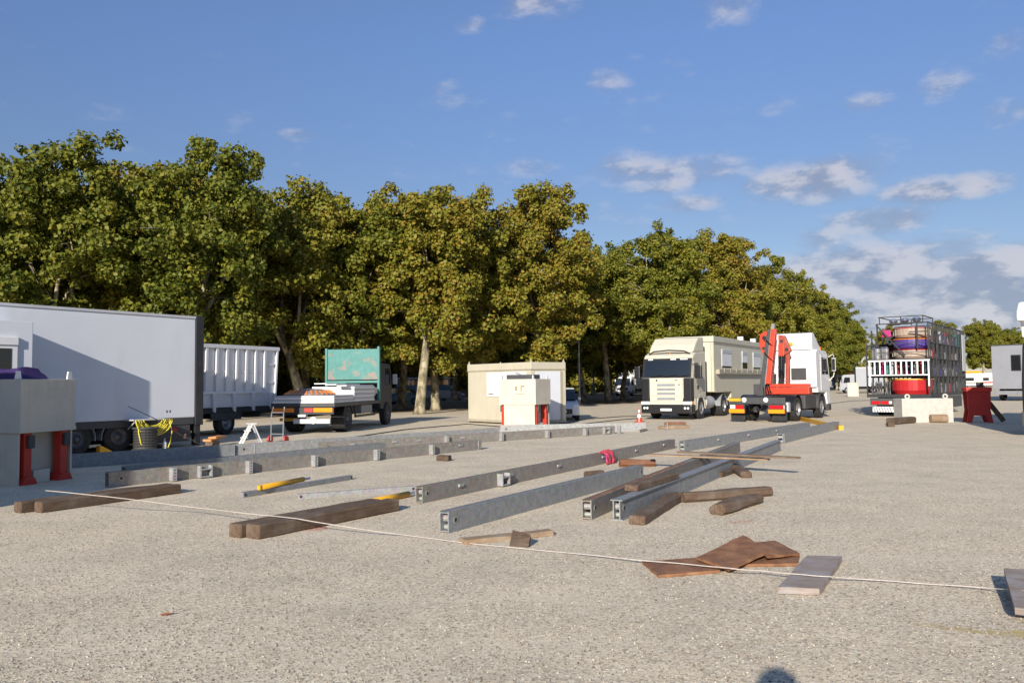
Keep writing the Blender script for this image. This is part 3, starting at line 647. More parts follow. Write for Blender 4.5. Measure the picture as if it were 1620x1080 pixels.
for s in (-1, 1):
    y = s*1.2
    dr_ = MB().prism([(-.22, 1.02), (-.22, 1.95), (-.40, 2.72), (-1.25, 2.76), (-1.25, 1.4), (-1.0, 1.02)], 'y', min(y, y+s*.012), max(y, y+s*.012)).build('door', 'cream_truck', cab)
    MB().prism([(-.36, 1.98), (-.50, 2.64), (-1.08, 2.66), (-1.08, 2.0), (-.7, 1.9)], 'y', min(y+s*.0125, y+s*.018), max(y+s*.0125, y+s*.018)).build('side_window', 'glass', dr_)
    box('door_gap', 'dark_grey', cab, -1.268, -1.252, min(y, y+s*.004), max(y, y+s*.004), 1.05, 2.8); box('door_gap', 'dark_grey', cab, -2.0, -1.27, min(y, y+s*.004), max(y, y+s*.004), 1.30, 1.312)
    box('handle', 'black_plastic', dr_, -1.02, -.82, min(y+s*.012, y+s*.04), max(y+s*.012, y+s*.04), 1.42, 1.60)
    MB().prism([(-1.4, 2.0), (-1.4, 2.7), (-1.75, 2.7), (-1.85, 2.55), (-1.85, 2.0)], 'y', min(y, y+s*.01), max(y, y+s*.01)).build('sleeper_panel', 'cream', cab, .004)
    mr = box('mirror', 'black_plastic', tr, -.32, -.12, min(y+s*.16, y+s*.44), max(y+s*.16, y+s*.44), 1.92, 2.52, .04); MB().bar((-.22, y, 2.6), (-.22, y+s*.28, 2.5), .03).build('mirror_arm', 'black_plastic', mr)
    arc_fender(tr, -1.42, min(s*.86, s*1.215), max(s*.86, s*1.215), .66, 'cream_truck', a0=-5, a1=185, th=.1, cz=.54, name='wheel_arch')
    box('lower_panel', 'cream_truck', tr, -.76, -.5, min(s*1.0, s*1.21), max(s*1.0, s*1.21), .42, 1.0, .02)
    wheel(tr, -1.42, s*1.05, .53, .30, s); wheel(tr, -5.05, s*.93, .53, .58, s)
    arc_fender(tr, -5.05, min(s*.62, s*1.23), max(s*.62, s*1.23), .64, 'mid_grey', a0=0, a1=180, th=.03, cz=.53)
    MB().tube([(-2.35, s*.88, .75), (-3.65, s*.88, .75)], .31, 16).build('fuel_tank', 'light_grey', tr)
    for x in (-2.65, -3.35): MB().lathe([(.315, -.03), (.315, .03)], (x, s*.88, .75), 'x', 16).build('tank_strap', 'mid_grey', tr)
rails(tr, -5.9, -.6, .72, .96, crosses=5)
box('coupling_plate', 'chassis', tr, -5.6, -4.5, -.45, .45, .97, 1.08)
lt = vthing('living_trailer', 'cream living trailer with three white roller shutters behind the cream lorry', 'trailer', C0, 210.7, 0, 1.24)
MB().prism([(-3.35, 1.25), (-3.35, 3.72), (-15.4, 3.72), (-15.4, .78), (-6.3, .78), (-6.3, 1.25)], 'y', -1.25, 1.25).build('body', 'cream_truck', lt, .02)
box('roof', 'cream', lt, -15.45, -3.28, -1.29, 1.29, 3.72, 4.02, .04); box('roof_gutter', 'cream_dark', lt, -15.4, -3.4, 1.251, 1.275, 3.64, 3.70)
MB().tube([(-3.33, 1.2, 1.25), (-3.33, 1.2, 3.7)], .09, 10).build('corner_column', 'cream', lt); MB().tube([(-3.33, -1.2, 1.25), (-3.33, -1.2, 3.7)], .09, 10).build('corner_column', 'cream', lt)
box('bottom_rail', 'cream', lt, -6.28, -3.4, 1.251, 1.28, 1.22, 1.30)
for x, w in ((-5.6, .85), (-9.1, .52), (-11.7, .8)):
    wf = box('window', 'white_gloss', lt, x-w-.06, x+w+.06, 1.251, 1.262, 2.44, 3.42, .01); box('shutter_box', 'light_grey', wf, x-w, x+w, 1.263, 1.29, 3.20, 3.40, .01)
    gap = .09 if w > .6 else .33
    box('pane', 'glass', wf, x-w, x+w, 1.2625, 1.264, 2.46, 2.46+gap); box('roller_shutter', 'sleeper_paint', wf, x-w, x+w, 1.2625, 1.27, 2.461+gap, 3.199)
aw = box('folded_counter', 'cream_dark', lt, -15.0, -3.75, 1.251, 1.42, 2.14, 2.36)
for x in np.arange(-14.5, -4, 1.1): box('bracket', 'cream_dark', aw, x-.05, x+.05, 1.421, 1.44, 2.22, 2.44)
for x in (-10.6, -13.4): box('roof_vent', 'white_gloss', lt, x-.12, x+.12, .5, .8, 4.02, 4.32, .02)
for x in (-12.5, -13.7):
    for s in (-1, 1): wheel(lt, x, s*1.08, .48, .34, s)
box('under_frame', 'chassis', lt, -15.2, -6.4, -.5, .5, .55, .78)
for s in (-.8, .8): box('landing_leg', 'mid_grey', lt, -6.9, -6.75, s-.06, s+.06, .0, .78)

# ------------------------------------------------------------------ crane lorry
E0 = G(1243, 669)
cr = vthing('crane_lorry', 'white lorry cab seen from behind with red folding crane on its chassis', 'lorry', E0, 36, 0, -1.23)
rails(cr, .1, 6.4, .72, .98, crosses=6)
tb_ = box('tail_beam', 'dark_grey', cr, 0, .14, -1.22, 1.22, .78, 1.06, .02)
for y in (.52, -.42): MB().lathe([(.10, 0), (.105, -.02), (.09, -.03), (.001, -.03)], (0, y, .96), 'x', 16).build('work_lamp', 'lens_white', tb_)
for s in (-1, 1):
    y = s*.86
    box('reflector', 'lens_orange', tb_, -.03, -.003, y-.34, y+.34, .40, .56)
    box('lamp_carrier', 'chassis', tb_, -.003, .1, y-.36, y+.36, .38, .78)
    box('tail_lamp', 'lens_red', tb_, -.03, -.0035, y-.3 if s > 0 else y-.3, y+.05 if s > 0 else y+.3, .59, .73, .01); box('tail_lamp', 'lens_white', tb_, -.03, -.0035, y+.06 if s > 0 else y-.34, y+.28 if s > 0 else y-.31, .58, .74)
box('reflector', 'yellow', tb_, -.03, -.001, .55+.12, 1.2, .90, 1.03)
for y in (.9, -.9): MB().prism([(.25, .08), (.28, .08), (.28, .75), (.25, .75)], 'y', y-.32, y+.32).build('mud_flap', 'rubber', cr)
MB().tube([(.1, .35, .7), (-.02, .3, .55), (-.03, .2, .5), (.05, .1, .6)], .025, 6).build('air_hose', 'black_plastic', cr); MB().tube([(.1, -.25, .7), (-.02, -.2, .55), (-.03, -.1, .5), (.05, 0, .6)], .025, 6).build('air_hose', 'black_plastic', cr)
MB().lathe([(.12, -.02), (.14, .02), (.001, .03)], (.06, .05, .55), 'x', 12).build('tow_jaw', 'chassis', cr)
box('coupling_plate', 'chassis', cr, .7, 2.2, -.5, .5, 1.0, 1.12, .02)
MB().prism([(.1, 1.062), (.75, 1.062), (.75, 1.14), (.3, 1.12)], 'y', -.6, .6).build('ramp_plate', 'chassis', cr)
for x in (1.8,):
    for s in (-1, 1): wheel(cr, x, s*.93, .53, .56, s)
for s in (-1, 1): arc_fender(cr, 1.8, min(s*.64, s*1.22), max(s*.64, s*1.22), .63, 'black_plastic', a0=0, a1=180, cz=.53); wheel(cr, 5.45, s*1.05, .53, .3, s); arc_fender(cr, 5.45, min(s*.86, s*1.23), max(s*.86, s*1.23), .64, 'dark_grey', a0=-5, a1=185, th=.05, cz=.54, name='wheel_arch')
box('side_box', 'dark_grey', cr, 2.9, 4.6, -1.2, -.7, .5, 1.1, .03); box('side_box', 'dark_grey', cr, 3.4, 4.7, .7, 1.2, .5, 1.1, .03); box('tail_box', 'light_grey', cr, .25, .55, -1.28, -1.05, .45, .85, .03)
cb = MB().prism([(4.75, 1.45), (4.72, 3.05), (4.95, 3.22), (6.45, 3.16), (6.72, 2.95), (6.95, 1.95), (6.98, .62), (6.45, .62), (6.3, 1.2), (4.95, 1.2), (4.9, 1.45)], 'y', -1.2, 1.2).build('cab', 'white_gloss', cr, .04, seg=3)
MB().prism([(4.78, 3.21), (4.78, 3.98), (5.1, 4.02), (6.2, 3.3), (6.2, 3.17)], 'y', -1.02, 1.02).build('roof_deflector', 'white_gloss', cr, .06)
for z in (1.75, 2.45, 2.85): box('panel_seam', 'light_grey', cb, 4.712, 4.74, -1.12, 1.12, z-.008, z+.008)
for y in (-.9, .9): box('panel_seam', 'light_grey', cb, 4.712, 4.74, y-.008, y+.008, 1.5, 3.0)
box('rear_grille', 'dark_grey', cb, 4.70, 4.735, -.75, -.05, 1.80, 2.35, .02)
box('front_bumper', 'dark_grey', cr, 6.5, 7.05, -1.22, 1.22, .32, .62, .04)
for s in (-1, 1):
    y = s*1.2; d_ = MB().prism([(5.45, 1.3), (5.42, 2.98), (6.55, 2.95), (6.82, 1.95), (6.85, 1.25)], 'y', min(y, y+s*.012), max(y, y+s*.012)).build('door', 'white_gloss', cb)
    MB().prism([(5.62, 2.05), (5.6, 2.85), (6.45, 2.82), (6.68, 2.05)], 'y', min(y+s*.0125, y+s*.018), max(y+s*.0125, y+s*.018)).build('side_window', 'glass', d_)
    mm = box('mirror', 'light_grey', cr, 6.85, 6.95, min(y+s*.14, y+s*.32), max(y+s*.14, y+s*.32), 2.2, 2.85, .03); box('mirror_glass', 'glass', mm, 6.84, 6.849, min(y+s*.16, y+s*.30), max(y+s*.16, y+s*.30), 2.25, 2.8); MB().tube([(6.8, y, 2.9), (6.88, y+s*.2, 3.02), (6.9, y+s*.24, 2.9)], .02, 6).build('mirror_arm', 'white_gloss', mm); MB().tube([(6.8, y, 1.75), (6.88, y+s*.2, 1.95), (6.9, y+s*.24, 2.15)], .02, 6).build('mirror_arm', 'white_gloss', mm)
    box('cab_step', 'dark_grey', cr, 6.35, 6.9, min(s*1.0, s*1.19), max(s*1.0, s*1.19), .35, .62, .02)
bc = MB().lathe([(.07, 0), (.08, .06), (.06, .16), (.001, .2)], (6.25, -.95, 3.2), 'z', 12).build('beacon', 'amber', cr)
box('spotlight', 'yellow', cb, 4.70, 4.77, -.15, .2, 3.42, 3.56, .02)
# crane
CRS = .42
base = box('crane_base', 'red_orange', cr, 3.55, 4.05, -1.2, 1.22, 1.14, 1.46, .03)
box('outrigger_box', 'dark_grey', base, 3.35, 4.15, .75, 1.3, 1.05, 1.62, .03); MB().lathe([(.17, 0), (.17, .05), (.001, .06)], (3.34, 1.0, 1.36), 'x', 14).build('hydraulic_drum', 'red', base)
box('outrigger_arm', 'red_orange', base, 3.50, 3.70, -1.24, .6, 1.47, 1.62, .02)
col = MB().bar((3.8, .25, 1.3), (3.8, .2, 2.1), .42).build('crane_column', 'dark_grey', cr, .03); col.location.y = CRS
MB().bar((3.55, .50, 1.55), (3.62, .10, 4.15), .22, .26).build('inner_boom', 'dark_grey', col, .02)
MB().bar((3.50, .20, 1.62), (3.56, -.10, 4.16), .23, .26).build('outer_boom', 'red_orange', col, .02)
MB().bar((3.42, .335, 1.6), (3.48, .005, 4.14), .05, .05).build('boom_edge_rail', 'mid_grey', col)
hd = MB().prism([(.16, 3.2), (.16, 4.05), (.36, 4.1), (.64, 3.95), (.68, 3.45), (.50, 3.0), (.36, 3.05)], 'x', 3.68, 3.92).build('boom_head', 'red_orange', col, .03)
for y, z, r_ in ((.42, 3.78, .10), (.46, 3.30, .07), (.30, 3.5, .05)): MB().lathe([(r_, 0), (r_, -.02), (.001, -.022)], (3.678, y, z), 'x', 14).build('pivot_pin', 'black_frame', hd)
kn = MB().prism([(-.24, 2.85), (-.24, 3.9), (-.52, 3.85), (-.80, 3.15), (-.72, 3.05), (-.50, 2.95)], 'x', 3.66, 3.92).build('boom_knuckle', 'red_shaded_dirty', col, .03)
for y, z, r_ in ((-.40, 3.6, .07), (-.62, 3.2, .08)): MB().lathe([(r_, 0), (r_, -.02), (.001, -.022)], (3.658, y, z), 'x', 14).build('pivot_pin', 'black_frame', kn)
box('knuckle_plate', 'red_orange', kn, 3.60, 3.655, -.50, -.25, 2.9, 3.45, .02)
MB().bar((3.85, -.62, 3.1), (3.85, -.58, 1.62), .15, .2).build('boom_arm', 'red_shaded_dirty', col, .02)
MB().tube([(3.74, -.30, 1.66), (3.74, -.33, 1.95)], .09, 10).build('ram_rod', 'chrome', col); MB().tube([(3.74, -.33, 1.9), (3.74, -.37, 2.95)], .14, 12).build('lift_ram', 'black_plastic', col)
MB().bar((3.6, -.02, 4.1), (3.6, -.06, 4.42), .14).build('boom_tip', 'mid_grey', col)
for k in range(5): MB().tube([(3.6, -.25-.06*k, 2.9), (3.45, -.3-.05*k, 2.5-.1*k), (3.55, -.32-.05*k, 2.0), (3.6, -.2-.05*k, 1.6)], .017, 6).build('hydraulic_hose', 'black_plastic', col)
for z in (2.6, 3.3): MB().tube([(3.5, -.1, z), (3.3, .05, z+.2), (3.4, .35, z+.5)], .02, 6).build('hydraulic_hose', 'black_plastic', col)
for i in range(4): MB().tube([(3.6, .55-.1*i, 1.6), (3.35, .4-.1*i, 1.45-.04*i), (3.1, .3-.12*i, 1.2)], .022, 6).build('hydraulic_hose', 'black_plastic', col)

# ------------------------------------------------------------------ cage lorry loaded with fairground ride parts
F0 = G(1474, 660)
fr = vthing('cage_trailer', 'black barred cage trailer piled with colourful fairground ride parts', 'trailer', F0, 37, 0, -1.40)
FL_, FW = 10.2, 1.40
box('deck', 'black_frame', fr, 0, FL_, -FW, FW, .92, 1.06); rails(fr, .3, FL_, .6, .92, crosses=6)
def post(x, y, z0, z1, w=.06): return MB().bx(x-w/2, x+w/2, y-w/2, y+w/2, z0, z1).build('post', 'black_frame', fr)
def rail(p0, p1, w=.05): return MB().bar(p0, p1, w).build('rail', 'black_frame', fr)
xs = [0.03+i*(FL_-.1)/9 for i in range(10)]
for i, x in enumerate(xs):
    post(x, -FW+.03, 1.06, 4.45); post(x, FW-.03, 1.06, 3.4 if i == 0 else 4.2)
    if i % 3 == 0: rail((x, -FW+.03, 4.45), (x, FW-.6, 4.45)) if i else None
for z in (1.9, 2.75, 3.5, 4.42): rail((0, -FW+.03, z), (FL_-.05, -FW+.03, z))
for z in (1.9, 2.75, 3.4): rail((0.03, FW-.03, z), (FL_-.05, FW-.03, z))
post(.03, FW-.55, 3.35, 4.45); post(.03, -.9, 3.2, 4.45); rail((.03, -FW+.03, 4.42), (.03, FW-.55, 4.42)); rail((.03, FW-.03, 3.4), (.03, FW-.6, 3.4)); rail((.03, FW-.03, 1.45), (.03, .45, 1.45))
rail((.03, FW-.5, 4.40), (.03, -.35, 2.9), .06); rail((.03, -.55, 4.0), (.03, -FW+.05, 4.0)); rail((.03, -FW, 3.5), (.03, .5, 3.5), .03); rail((.03, -FW, 3.05), (.03, .9, 3.05), .03)
for x0 in (.1, 2.5):
    rail((x0, -FW+.2, 4.75), (x0, .8, 4.75), .04)
    for y in (-1.15, -.2, .75): MB().bx(x0-.02, x0+.02, y-.02, y+.02, 4.45, 4.75).build('post', 'black_frame', fr)
for y in (-1.15, .75): rail((.1, y, 4.75), (2.5, y, 4.75), .04)
bmp = box('bumper', 'dark_grey', fr, -.05, .12, -FW+.1, FW-.15, .55, .88, .02)
for y in (1.0, .6): box('tail_lamp', 'lens_red', bmp, -.08, -.051, y-.18, y+.17, .60, .74)
box('tail_lamp', 'lens_white', bmp, -.08, -.051, .28, .40, .62, .74); box('reflector', 'lens_red', bmp, -.07, -.051, -.4, .1, .80, .87); box('reflector', 'lens_orange', bmp, -.08, -.051, -.55, .2, .56, .60)
lb = box('crash_bar', 'white_rail', fr, -.06, .02, -.35, 1.15, .22, .48, .02)
for i in range(7): MB().prism([(.28+i*.12, .23), (.34+i*.12, .23), (.42+i*.12, .47), (.36+i*.12, .47)], 'x', -.068, -.0605).build('stripe', 'mid_grey', lb)
box('reflector', 'lens_orange', lb, -.07, -.0605, -.34, .25, .34, .47)
for x in (1.9, 3.2, 4.5):
    for s in (-1, 1): wheel(fr, x, s*1.15, .46, .34, s)
box('side_skirt', 'dark_grey', fr, .9, FL_-1.5, -FW+.02, -FW+.06, .3, .9)
F_M = Matrix.Translation(fr.location) @ Matrix.Rotation(fr.rotation_euler.z, 4, 'Z')
def F_pt(x, y, z): return F_M @ Vector((x, y, z))
def tub(label, mat, rimm, x, y, z, r, h, bands=0):
    t = thing('ride_tub', label, 'ride tub', F_pt(x, y, z), fr.rotation_euler.z)
    MB().lathe([(.001, 0), (r*.9, 0), (r, h*.25), (r, h*.92), (r*.94, h*.92), (r*.9, h*.2), (.001, h*.15)], (0, 0, 0), 'z', 28).build('shell', mat, t, smooth=False)
    MB().lathe([(r*1.0, h*.92), (r*1.05, h*.95), (r*1.04, h*1.02), (r*.93, h*1.02), (r*.93, h*.92)], (0, 0, 0), 'z', 28).build('rim', rimm, t)
    for i in range(bands):
        a = 2*PI*i/bands; MB().bx(-.02, .02, -.012, .012, h*.22, h*.9).build('band', 'cream_dark', t, loc=(math.cos(a)*(r+.004), math.sin(a)*(r+.004), 0)).rotation_euler.z = a+PI/2
    return t
tub('red ride tub with yellow lip on the bottom of the cage trailer', 'tub_red', 'yellow', 1.1, -.42, 1.062, .90, .72)
tub('lowest cream ride tub, above the white railing in the cage trailer', 'tub_cream', 'tub_red', 1.05, -.45, 2.76, .84, .42, 14)
tub('purple ride tub with orange lip in the middle of the cage stack', 'purple_tub', 'orange', 1.05, -.48, 3.24, .82, .45)
tub('topmost cream ride tub with dark red lip in the cage trailer', 'tub_cream', 'tub_red', 1.05, -.48, 3.76, .80, .46, 14)
pk = thing('pink_chair', 'bright pink ride seat beside the topmost cream tub', 'chair', F_pt(.32, .48, 3.80), fr.rotation_euler.z); pk.scale = (.8, .8, .8); MB().prism([(-.18, 0), (.2, 0), (.2, .12), (-.02, .16), (-.1, .42), (-.2, .42)], 'y', -.25, .25).build('shell', 'pink', pk, .03); box('cushion', 'red_dark', pk, -.02, .18, -.22, .22, .155, .2, .02)
shf = box('shelf', 'black_frame', fr, .2, 2.2, -FW+.08, FW-.08, 2.70, 2.755)
rw = thing('white_railing', 'white baluster railing panel tied across the back of the cage trailer', 'railing', F_pt(-.08, 0, 0), fr.rotation_euler.z)
box('top_rail', 'white_rail', rw, -.03, .03, -1.42, 1.28, 2.62, 2.69); box('bottom_rail', 'white_rail', rw, -.025, .025, -1.35, 1.22, 1.95, 2.0)
for i in range(12): y = -1.36+i*2.58/11; box('baluster', 'white_rail', rw, -.02, .02, y-.03, y+.03, (2.001 if 0 < i < 11 else 1.45), 2.619)
rc = random.Random(12); cols = ['red_dark', 'teal_plain', 'foil', 'chrome', 'dark_grey', 'chassis', 'mid_grey', 'dark_green', 'dark_grey', 'tub_red', 'timber', 'light_grey', 'purple_tub']
for i in range(9):
    for lvl, z0 in enumerate((1.08, 1.93, 2.8, 3.53)):
        for q in range(2):
            x = xs[i]+.22+.5*q if i else 2.1+.3*q; mt = rc.choice(cols); h = rc.uniform(.4, .72); w = rc.uniform(.1, .22)
            if i == 0 and lvl: continue
            o = MB().lathe([(.001, 0), (w, 0), (w*1.1, h*.3), (w*.8, h*.6), (w, h*.9), (w*.5, h), (.001, h)], (0, 0, 0), 'z', 10).build('ride_ornament', mt, loc=F_pt(x, -FW+.36+rc.uniform(0, .15), z0))
            tag(o, 'painted turned ride ornament packed along the side of the cage trailer', 'ornament', 'ride ornaments in the cage')
    for lvl, z0 in enumerate((1.06, 1.88, 2.74, 3.48)):
        if lvl: box('shelf', 'black_frame', fr, xs[i]+.05 if i else 2.2, xs[i+1]-.05, -FW+.08, FW-.08, z0-.04+.02, z0+.03)
for i in range(6):
    o = box('scenery_flat', rc.choice(['foil', 'dark_green', 'red_dark', 'mid_grey']), None, -.9, .9, -.04, .04, 0, rc.uniform(.7, 1.5)); o.location = F_pt(2.6+i*1.2, -.5+.3*(i % 3), 1.07); o.rotation_euler.z = fr.rotation_euler.z
    tag(o, 'flat painted scenery piece standing inside the cage trailer', 'scenery', 'scenery flats in the cage')
for i in range(7):
    y = .45+.13*i; o = MB().lathe([(.001, 0), (.05, 0), (.03, .2), (.06, .5), (.02, .62), (.001, .62)], (0, 0, 0), 'z', 8).build('ride_ornament', 'dark_grey', loc=F_pt(.45+.1*(i % 3), y, 1.062)); tag(o, 'dark ride ornament standing beside the red tub', 'ornament', 'dark ornaments beside the red tub')
for i in range(4):
    o = MB().lathe([(.001, 0), (.13, 0), (.13, .5), (.06, .6), (.001, .6)], (0, 0, 0), 'z', 12).build('chrome_canister', 'chrome', loc=F_pt(.35+.25*(i % 2), .55+.2*i, 2.756)); tag(o, 'shiny metal canister beside the lowest cream tub', 'canister', 'metal canisters in the cage')
for i in range(7):  # dark filler boxes, added to stop light showing through the cage
    for lvl, z0 in enumerate((1.062, 1.915, 2.775, 3.515)):
        h = rc.uniform(.55, .74); o = box('filler_case', rc.choice(['chassis', 'dark_grey', 'dark_green', 'red_dark', 'timber', 'dark_grey']), None, -.5, .5, -.75, .75, 0, h, .02); o.location = F_pt(2.75+i*1.08, .25+rc.uniform(-.1, .1), z0); o.rotation_euler.z = fr.rotation_euler.z
        tag(o, 'dark filler case added behind the ornaments to darken the cage trailer', 'case', 'filler cases in the cage')
for i in range(11):
    y = -1.15+.21*i; o = MB().lathe([(.001, 0), (.06, 0), (.09, .15), (.05, .3), (.09, .45), (.03, .6), (.001, .62)], (0, 0, 0), 'z', 10).build('ride_ornament', ['dark_green', 'red_dark', 'foil', 'teal_plain', 'pink'][i % 5], loc=F_pt(.4+.12*(i % 2), y, 1.96)); tag(o, 'painted ride ornament standing behind the white baluster railing', 'ornament', 'ornaments behind the white railing')
box('shelf', 'black_frame', fr, .1, 2.2, -FW+.08, FW-.08, 1.91, 1.955)
o = box('filler_case', 'dark_grey', None, -.5, .5, -1.2, 1.2, 0, .65, .02); o.location = F_pt(1.4, 0, 1.958); o.rotation_euler.z = fr.rotation_euler.z; tag(o, 'wide dark filler case added behind the white baluster railing', 'case')  # added to darken the space behind the railing
for i in range(9):
    for q in (1, 2): x = xs[i]+(xs[i+1]-xs[i])*q/3; MB().bx(x-.012, x+.012, -FW+.02, -FW+.04, 1.06, 4.42).build('side_bar', 'black_frame', fr)
for i in (1, 4, 7): rail((xs[i], -FW+.0, 1.1), (xs[i+1], -FW+.0, 4.4), .035)
box('front_wall', 'dark_green', fr, FL_-.02, FL_+.05, -FW, FW, 1.06, 4.3); box('front_door', 'light_grey', fr, FL_-1.0, FL_-.05, -FW-.03, -FW-.002, 2.2, 4.2)
for i in range(3): o = MB().lathe([(.001, 0), (.16, .03), (.2, .12), (.16, .22), (.001, .26)], (0, 0, 0), 'z', 14).build('lamp_globe', 'chrome', loc=F_pt(.6+.4*i, -.8+.6*i, 4.49)); tag(o, 'shiny round lamp lying on top of the cage trailer', 'lamp', 'lamps on the cage roof')
for i in range(3): box('roof_bar', 'black_frame', fr, .3+.4*i, .9+.4*i, -.8+.6*i-.25, -.8+.6*i+.25, 4.44, 4.485)

# concrete block and timber offcuts by the cage trailer
cbk = vthing('concrete_block', 'whitewashed concrete ballast block standing behind the cage trailer', 'block', G(1428, 668.5), 4)
box('block', 'concrete_white', cbk, 0, .9, -2.02, 0, 0, .98, .02)
for y in (-.25, -1.75): MB().lathe([(.11, -.03), (.11, .03), (.05, .03), (.05, -.03), (.11, -.03)], (.1, y, 1.06), 'x', 14).build('lifting_eye', 'concrete_white', cbk)

# ------------------------------------------------------------------ timbers, boards and logs
def timber(name, label, cat, p0, p1, w, h, z=0.0, mat='timber', wear=.012, rnd=.11, seed=1, group=None, z1=None):
    "worn timber: p0-p1 is the foot of the edge facing the camera; it extends to the left of that line"
    p0 = Vector((p0.x, p0.y, z)); p1 = Vector((p1.x, p1.y, z if z1 is None else z1)); d = p1-p0; L = d.length; rz = math.atan2(d.y, d.x); pitch = -math.asin(d.z/L)
    n = max(4, int(L/.18)); c = rnd*min(w, h); prof = [(c, 0), (w-c, 0), (w, c), (w, h-c), (w-c, h), (c, h), (0, h-c), (0, c)]
    rr = random.Random(seed); vs = []; fs = []; m = 8; off = rr.random()*50
    xs_ = [-.0]+[L*i/n for i in range(n+1)]+[L]
    for i, x in enumerate(xs_):
        end = i in (0, len(xs_)-1); k = .90 if end else 1.0
        for (y, zz) in prof:
            q = Vector((x*2.2, y*9, zz*9+off)); j = mnoise.noise(q)*wear
            xx = x+(.012 if i == 1 else -.012 if i == len(xs_)-2 else 0)
            vs.append((xx+(mnoise.noise(q*3)*wear if end else 0), w/2+(y-w/2)*k+j, max(.0 if zz < c*.5 else -9, h/2+(zz-h/2)*k+(j if zz > 0 else 0))))
    for i in range(len(xs_)-1):
        for k in range(m): fs.append((i*m+k, i*m+(k+1) % m, (i+1)*m+(k+1) % m, (i+1)*m+k))
    fs.append(tuple(range(m))[::-1]); fs.append(tuple(range((len(xs_)-1)*m, len(xs_)*m)))
    o = MB().add(vs, fs).build(name, mat, loc=p0); o.rotation_euler = (0, pitch, rz); return tag(o, label, cat, group)
def offs(p0, p1, k):
    d = (p1-p0).normalized(); return Vector((-d.y, d.x, 0))*k
a, c = G(66, 811.5), G(287, 780)
timber('timber', 'front one of two long timbers lying side by side, beside the shaded crate', 'timber', a, c, .185, .155, seed=2)
q = offs(a, c, .20); timber('timber', 'rear one of two long timbers lying side by side, beside the shaded crate', 'timber', a+q+Vector((-.12, -.1, 0)), c+q, .19, .155, seed=3)
a, c = G(410, 853.5), G(632, 808)
timber('timber', 'front one of a pair of thick dark timbers crossed by the white rope', 'timber', a, c, .235, .165, seed=4)
q = offs(a, c, .25); timber('timber', 'rear one of a pair of thick dark timbers crossed by the white rope', 'timber', a+q+Vector((-.03, -.05, 0)), c+q+Vector((-.05, -.1, 0)), .22, .165, seed=5)
timber('timber', 'squared timber lying against the side of the outermost steel beam', 'timber', G(1021, 831), G(1084, 790), .21, .115, seed=6)
timber('log', 'long worn sleeper lying across in front of the outermost steel beam', 'timber', G(1085, 796), G(1224, 785), .22, .14, seed=7, rnd=.3, wear=.02)
timber('log', 'short thick sleeper lying in front of the long worn sleeper', 'timber', G(1147, 816), G(1209, 797), .23, .145, seed=8, rnd=.32, wear=.02)
timber('log', 'reddish round-edged sleeper lying behind the medium steel beam', 'timber', G(982, 739), G(1038, 738), .2, .15, seed=9, rnd=.35, mat='timber_red', wear=.02)
timber('log', 'small sleeper end showing behind the medium steel beam', 'timber', G(932, 756), G(958, 754), .2, .12, seed=10, rnd=.3)
timber('timber', 'short sleeper standing free to the far side of the outermost steel beam', 'timber', G(1190, 756), G(1165, 741), .2, .13, seed=11, rnd=.3, wear=.02)
timber('timber', 'small timber wedge at the side of the outermost steel beam', 'timber', G(1143, 755), G(1168, 747), .12, .09, seed=12)
timber('wood_block', 'small square wood block in front of the bracketed beam end', 'block', G(690, 729), G(709, 729.5), .2, .13, seed=13)
timber('plank', 'narrow plank lying under a tilted square wood plate', 'plank', G(736, 862), G(877, 847), .16, .055, seed=14, mat='timber_pale')
timber('plank', 'lower brown board of the small stack in front of the cream lorry', 'plank', G(1047, 679), G(1092, 677.5), .3, .12, seed=15, mat='timber_pale')
timber('plank', 'upper reddish board of the small stack in front of the cream lorry', 'plank', G(1056, 677.5), G(1086, 676.5), .26, .1, z=.125, seed=16, mat='timber_red')
timber('timber', 'dark timber piece lying before the white concrete block', 'timber', G(1414, 672), G(1450, 669), .3, .26, seed=17, rnd=.2)
timber('wood_block', 'small wood block at the end of the dark timber piece', 'block', G(1405, 675), G(1416, 675), .3, .16, seed=18)
o = MB().lathe([(.001, 0), (.16, 0), (.17, .05), (.17, .6), (.16, .65), (.001, .65)], (0, 0, 0), 'z', 16).build('log', 'timber_pale', loc=G(1472, 668.5)+Vector((0, 0, .17))); o.rotation_euler = (R(90), 0, R(84)); tag(o, 'round sawn log lying against the white concrete block', 'log')
o = box('steel_bar', 'galvanised_rusty', None, 0, 1.0, -.05, .05, 0, .09, .01); p = G(1010, 684); o.location = p; q = G(1039, 677.5)-p; o.rotation_euler.z = math.atan2(q.y, q.x); tag(o, 'short steel bar lying beside the orange traffic cone', 'bar')

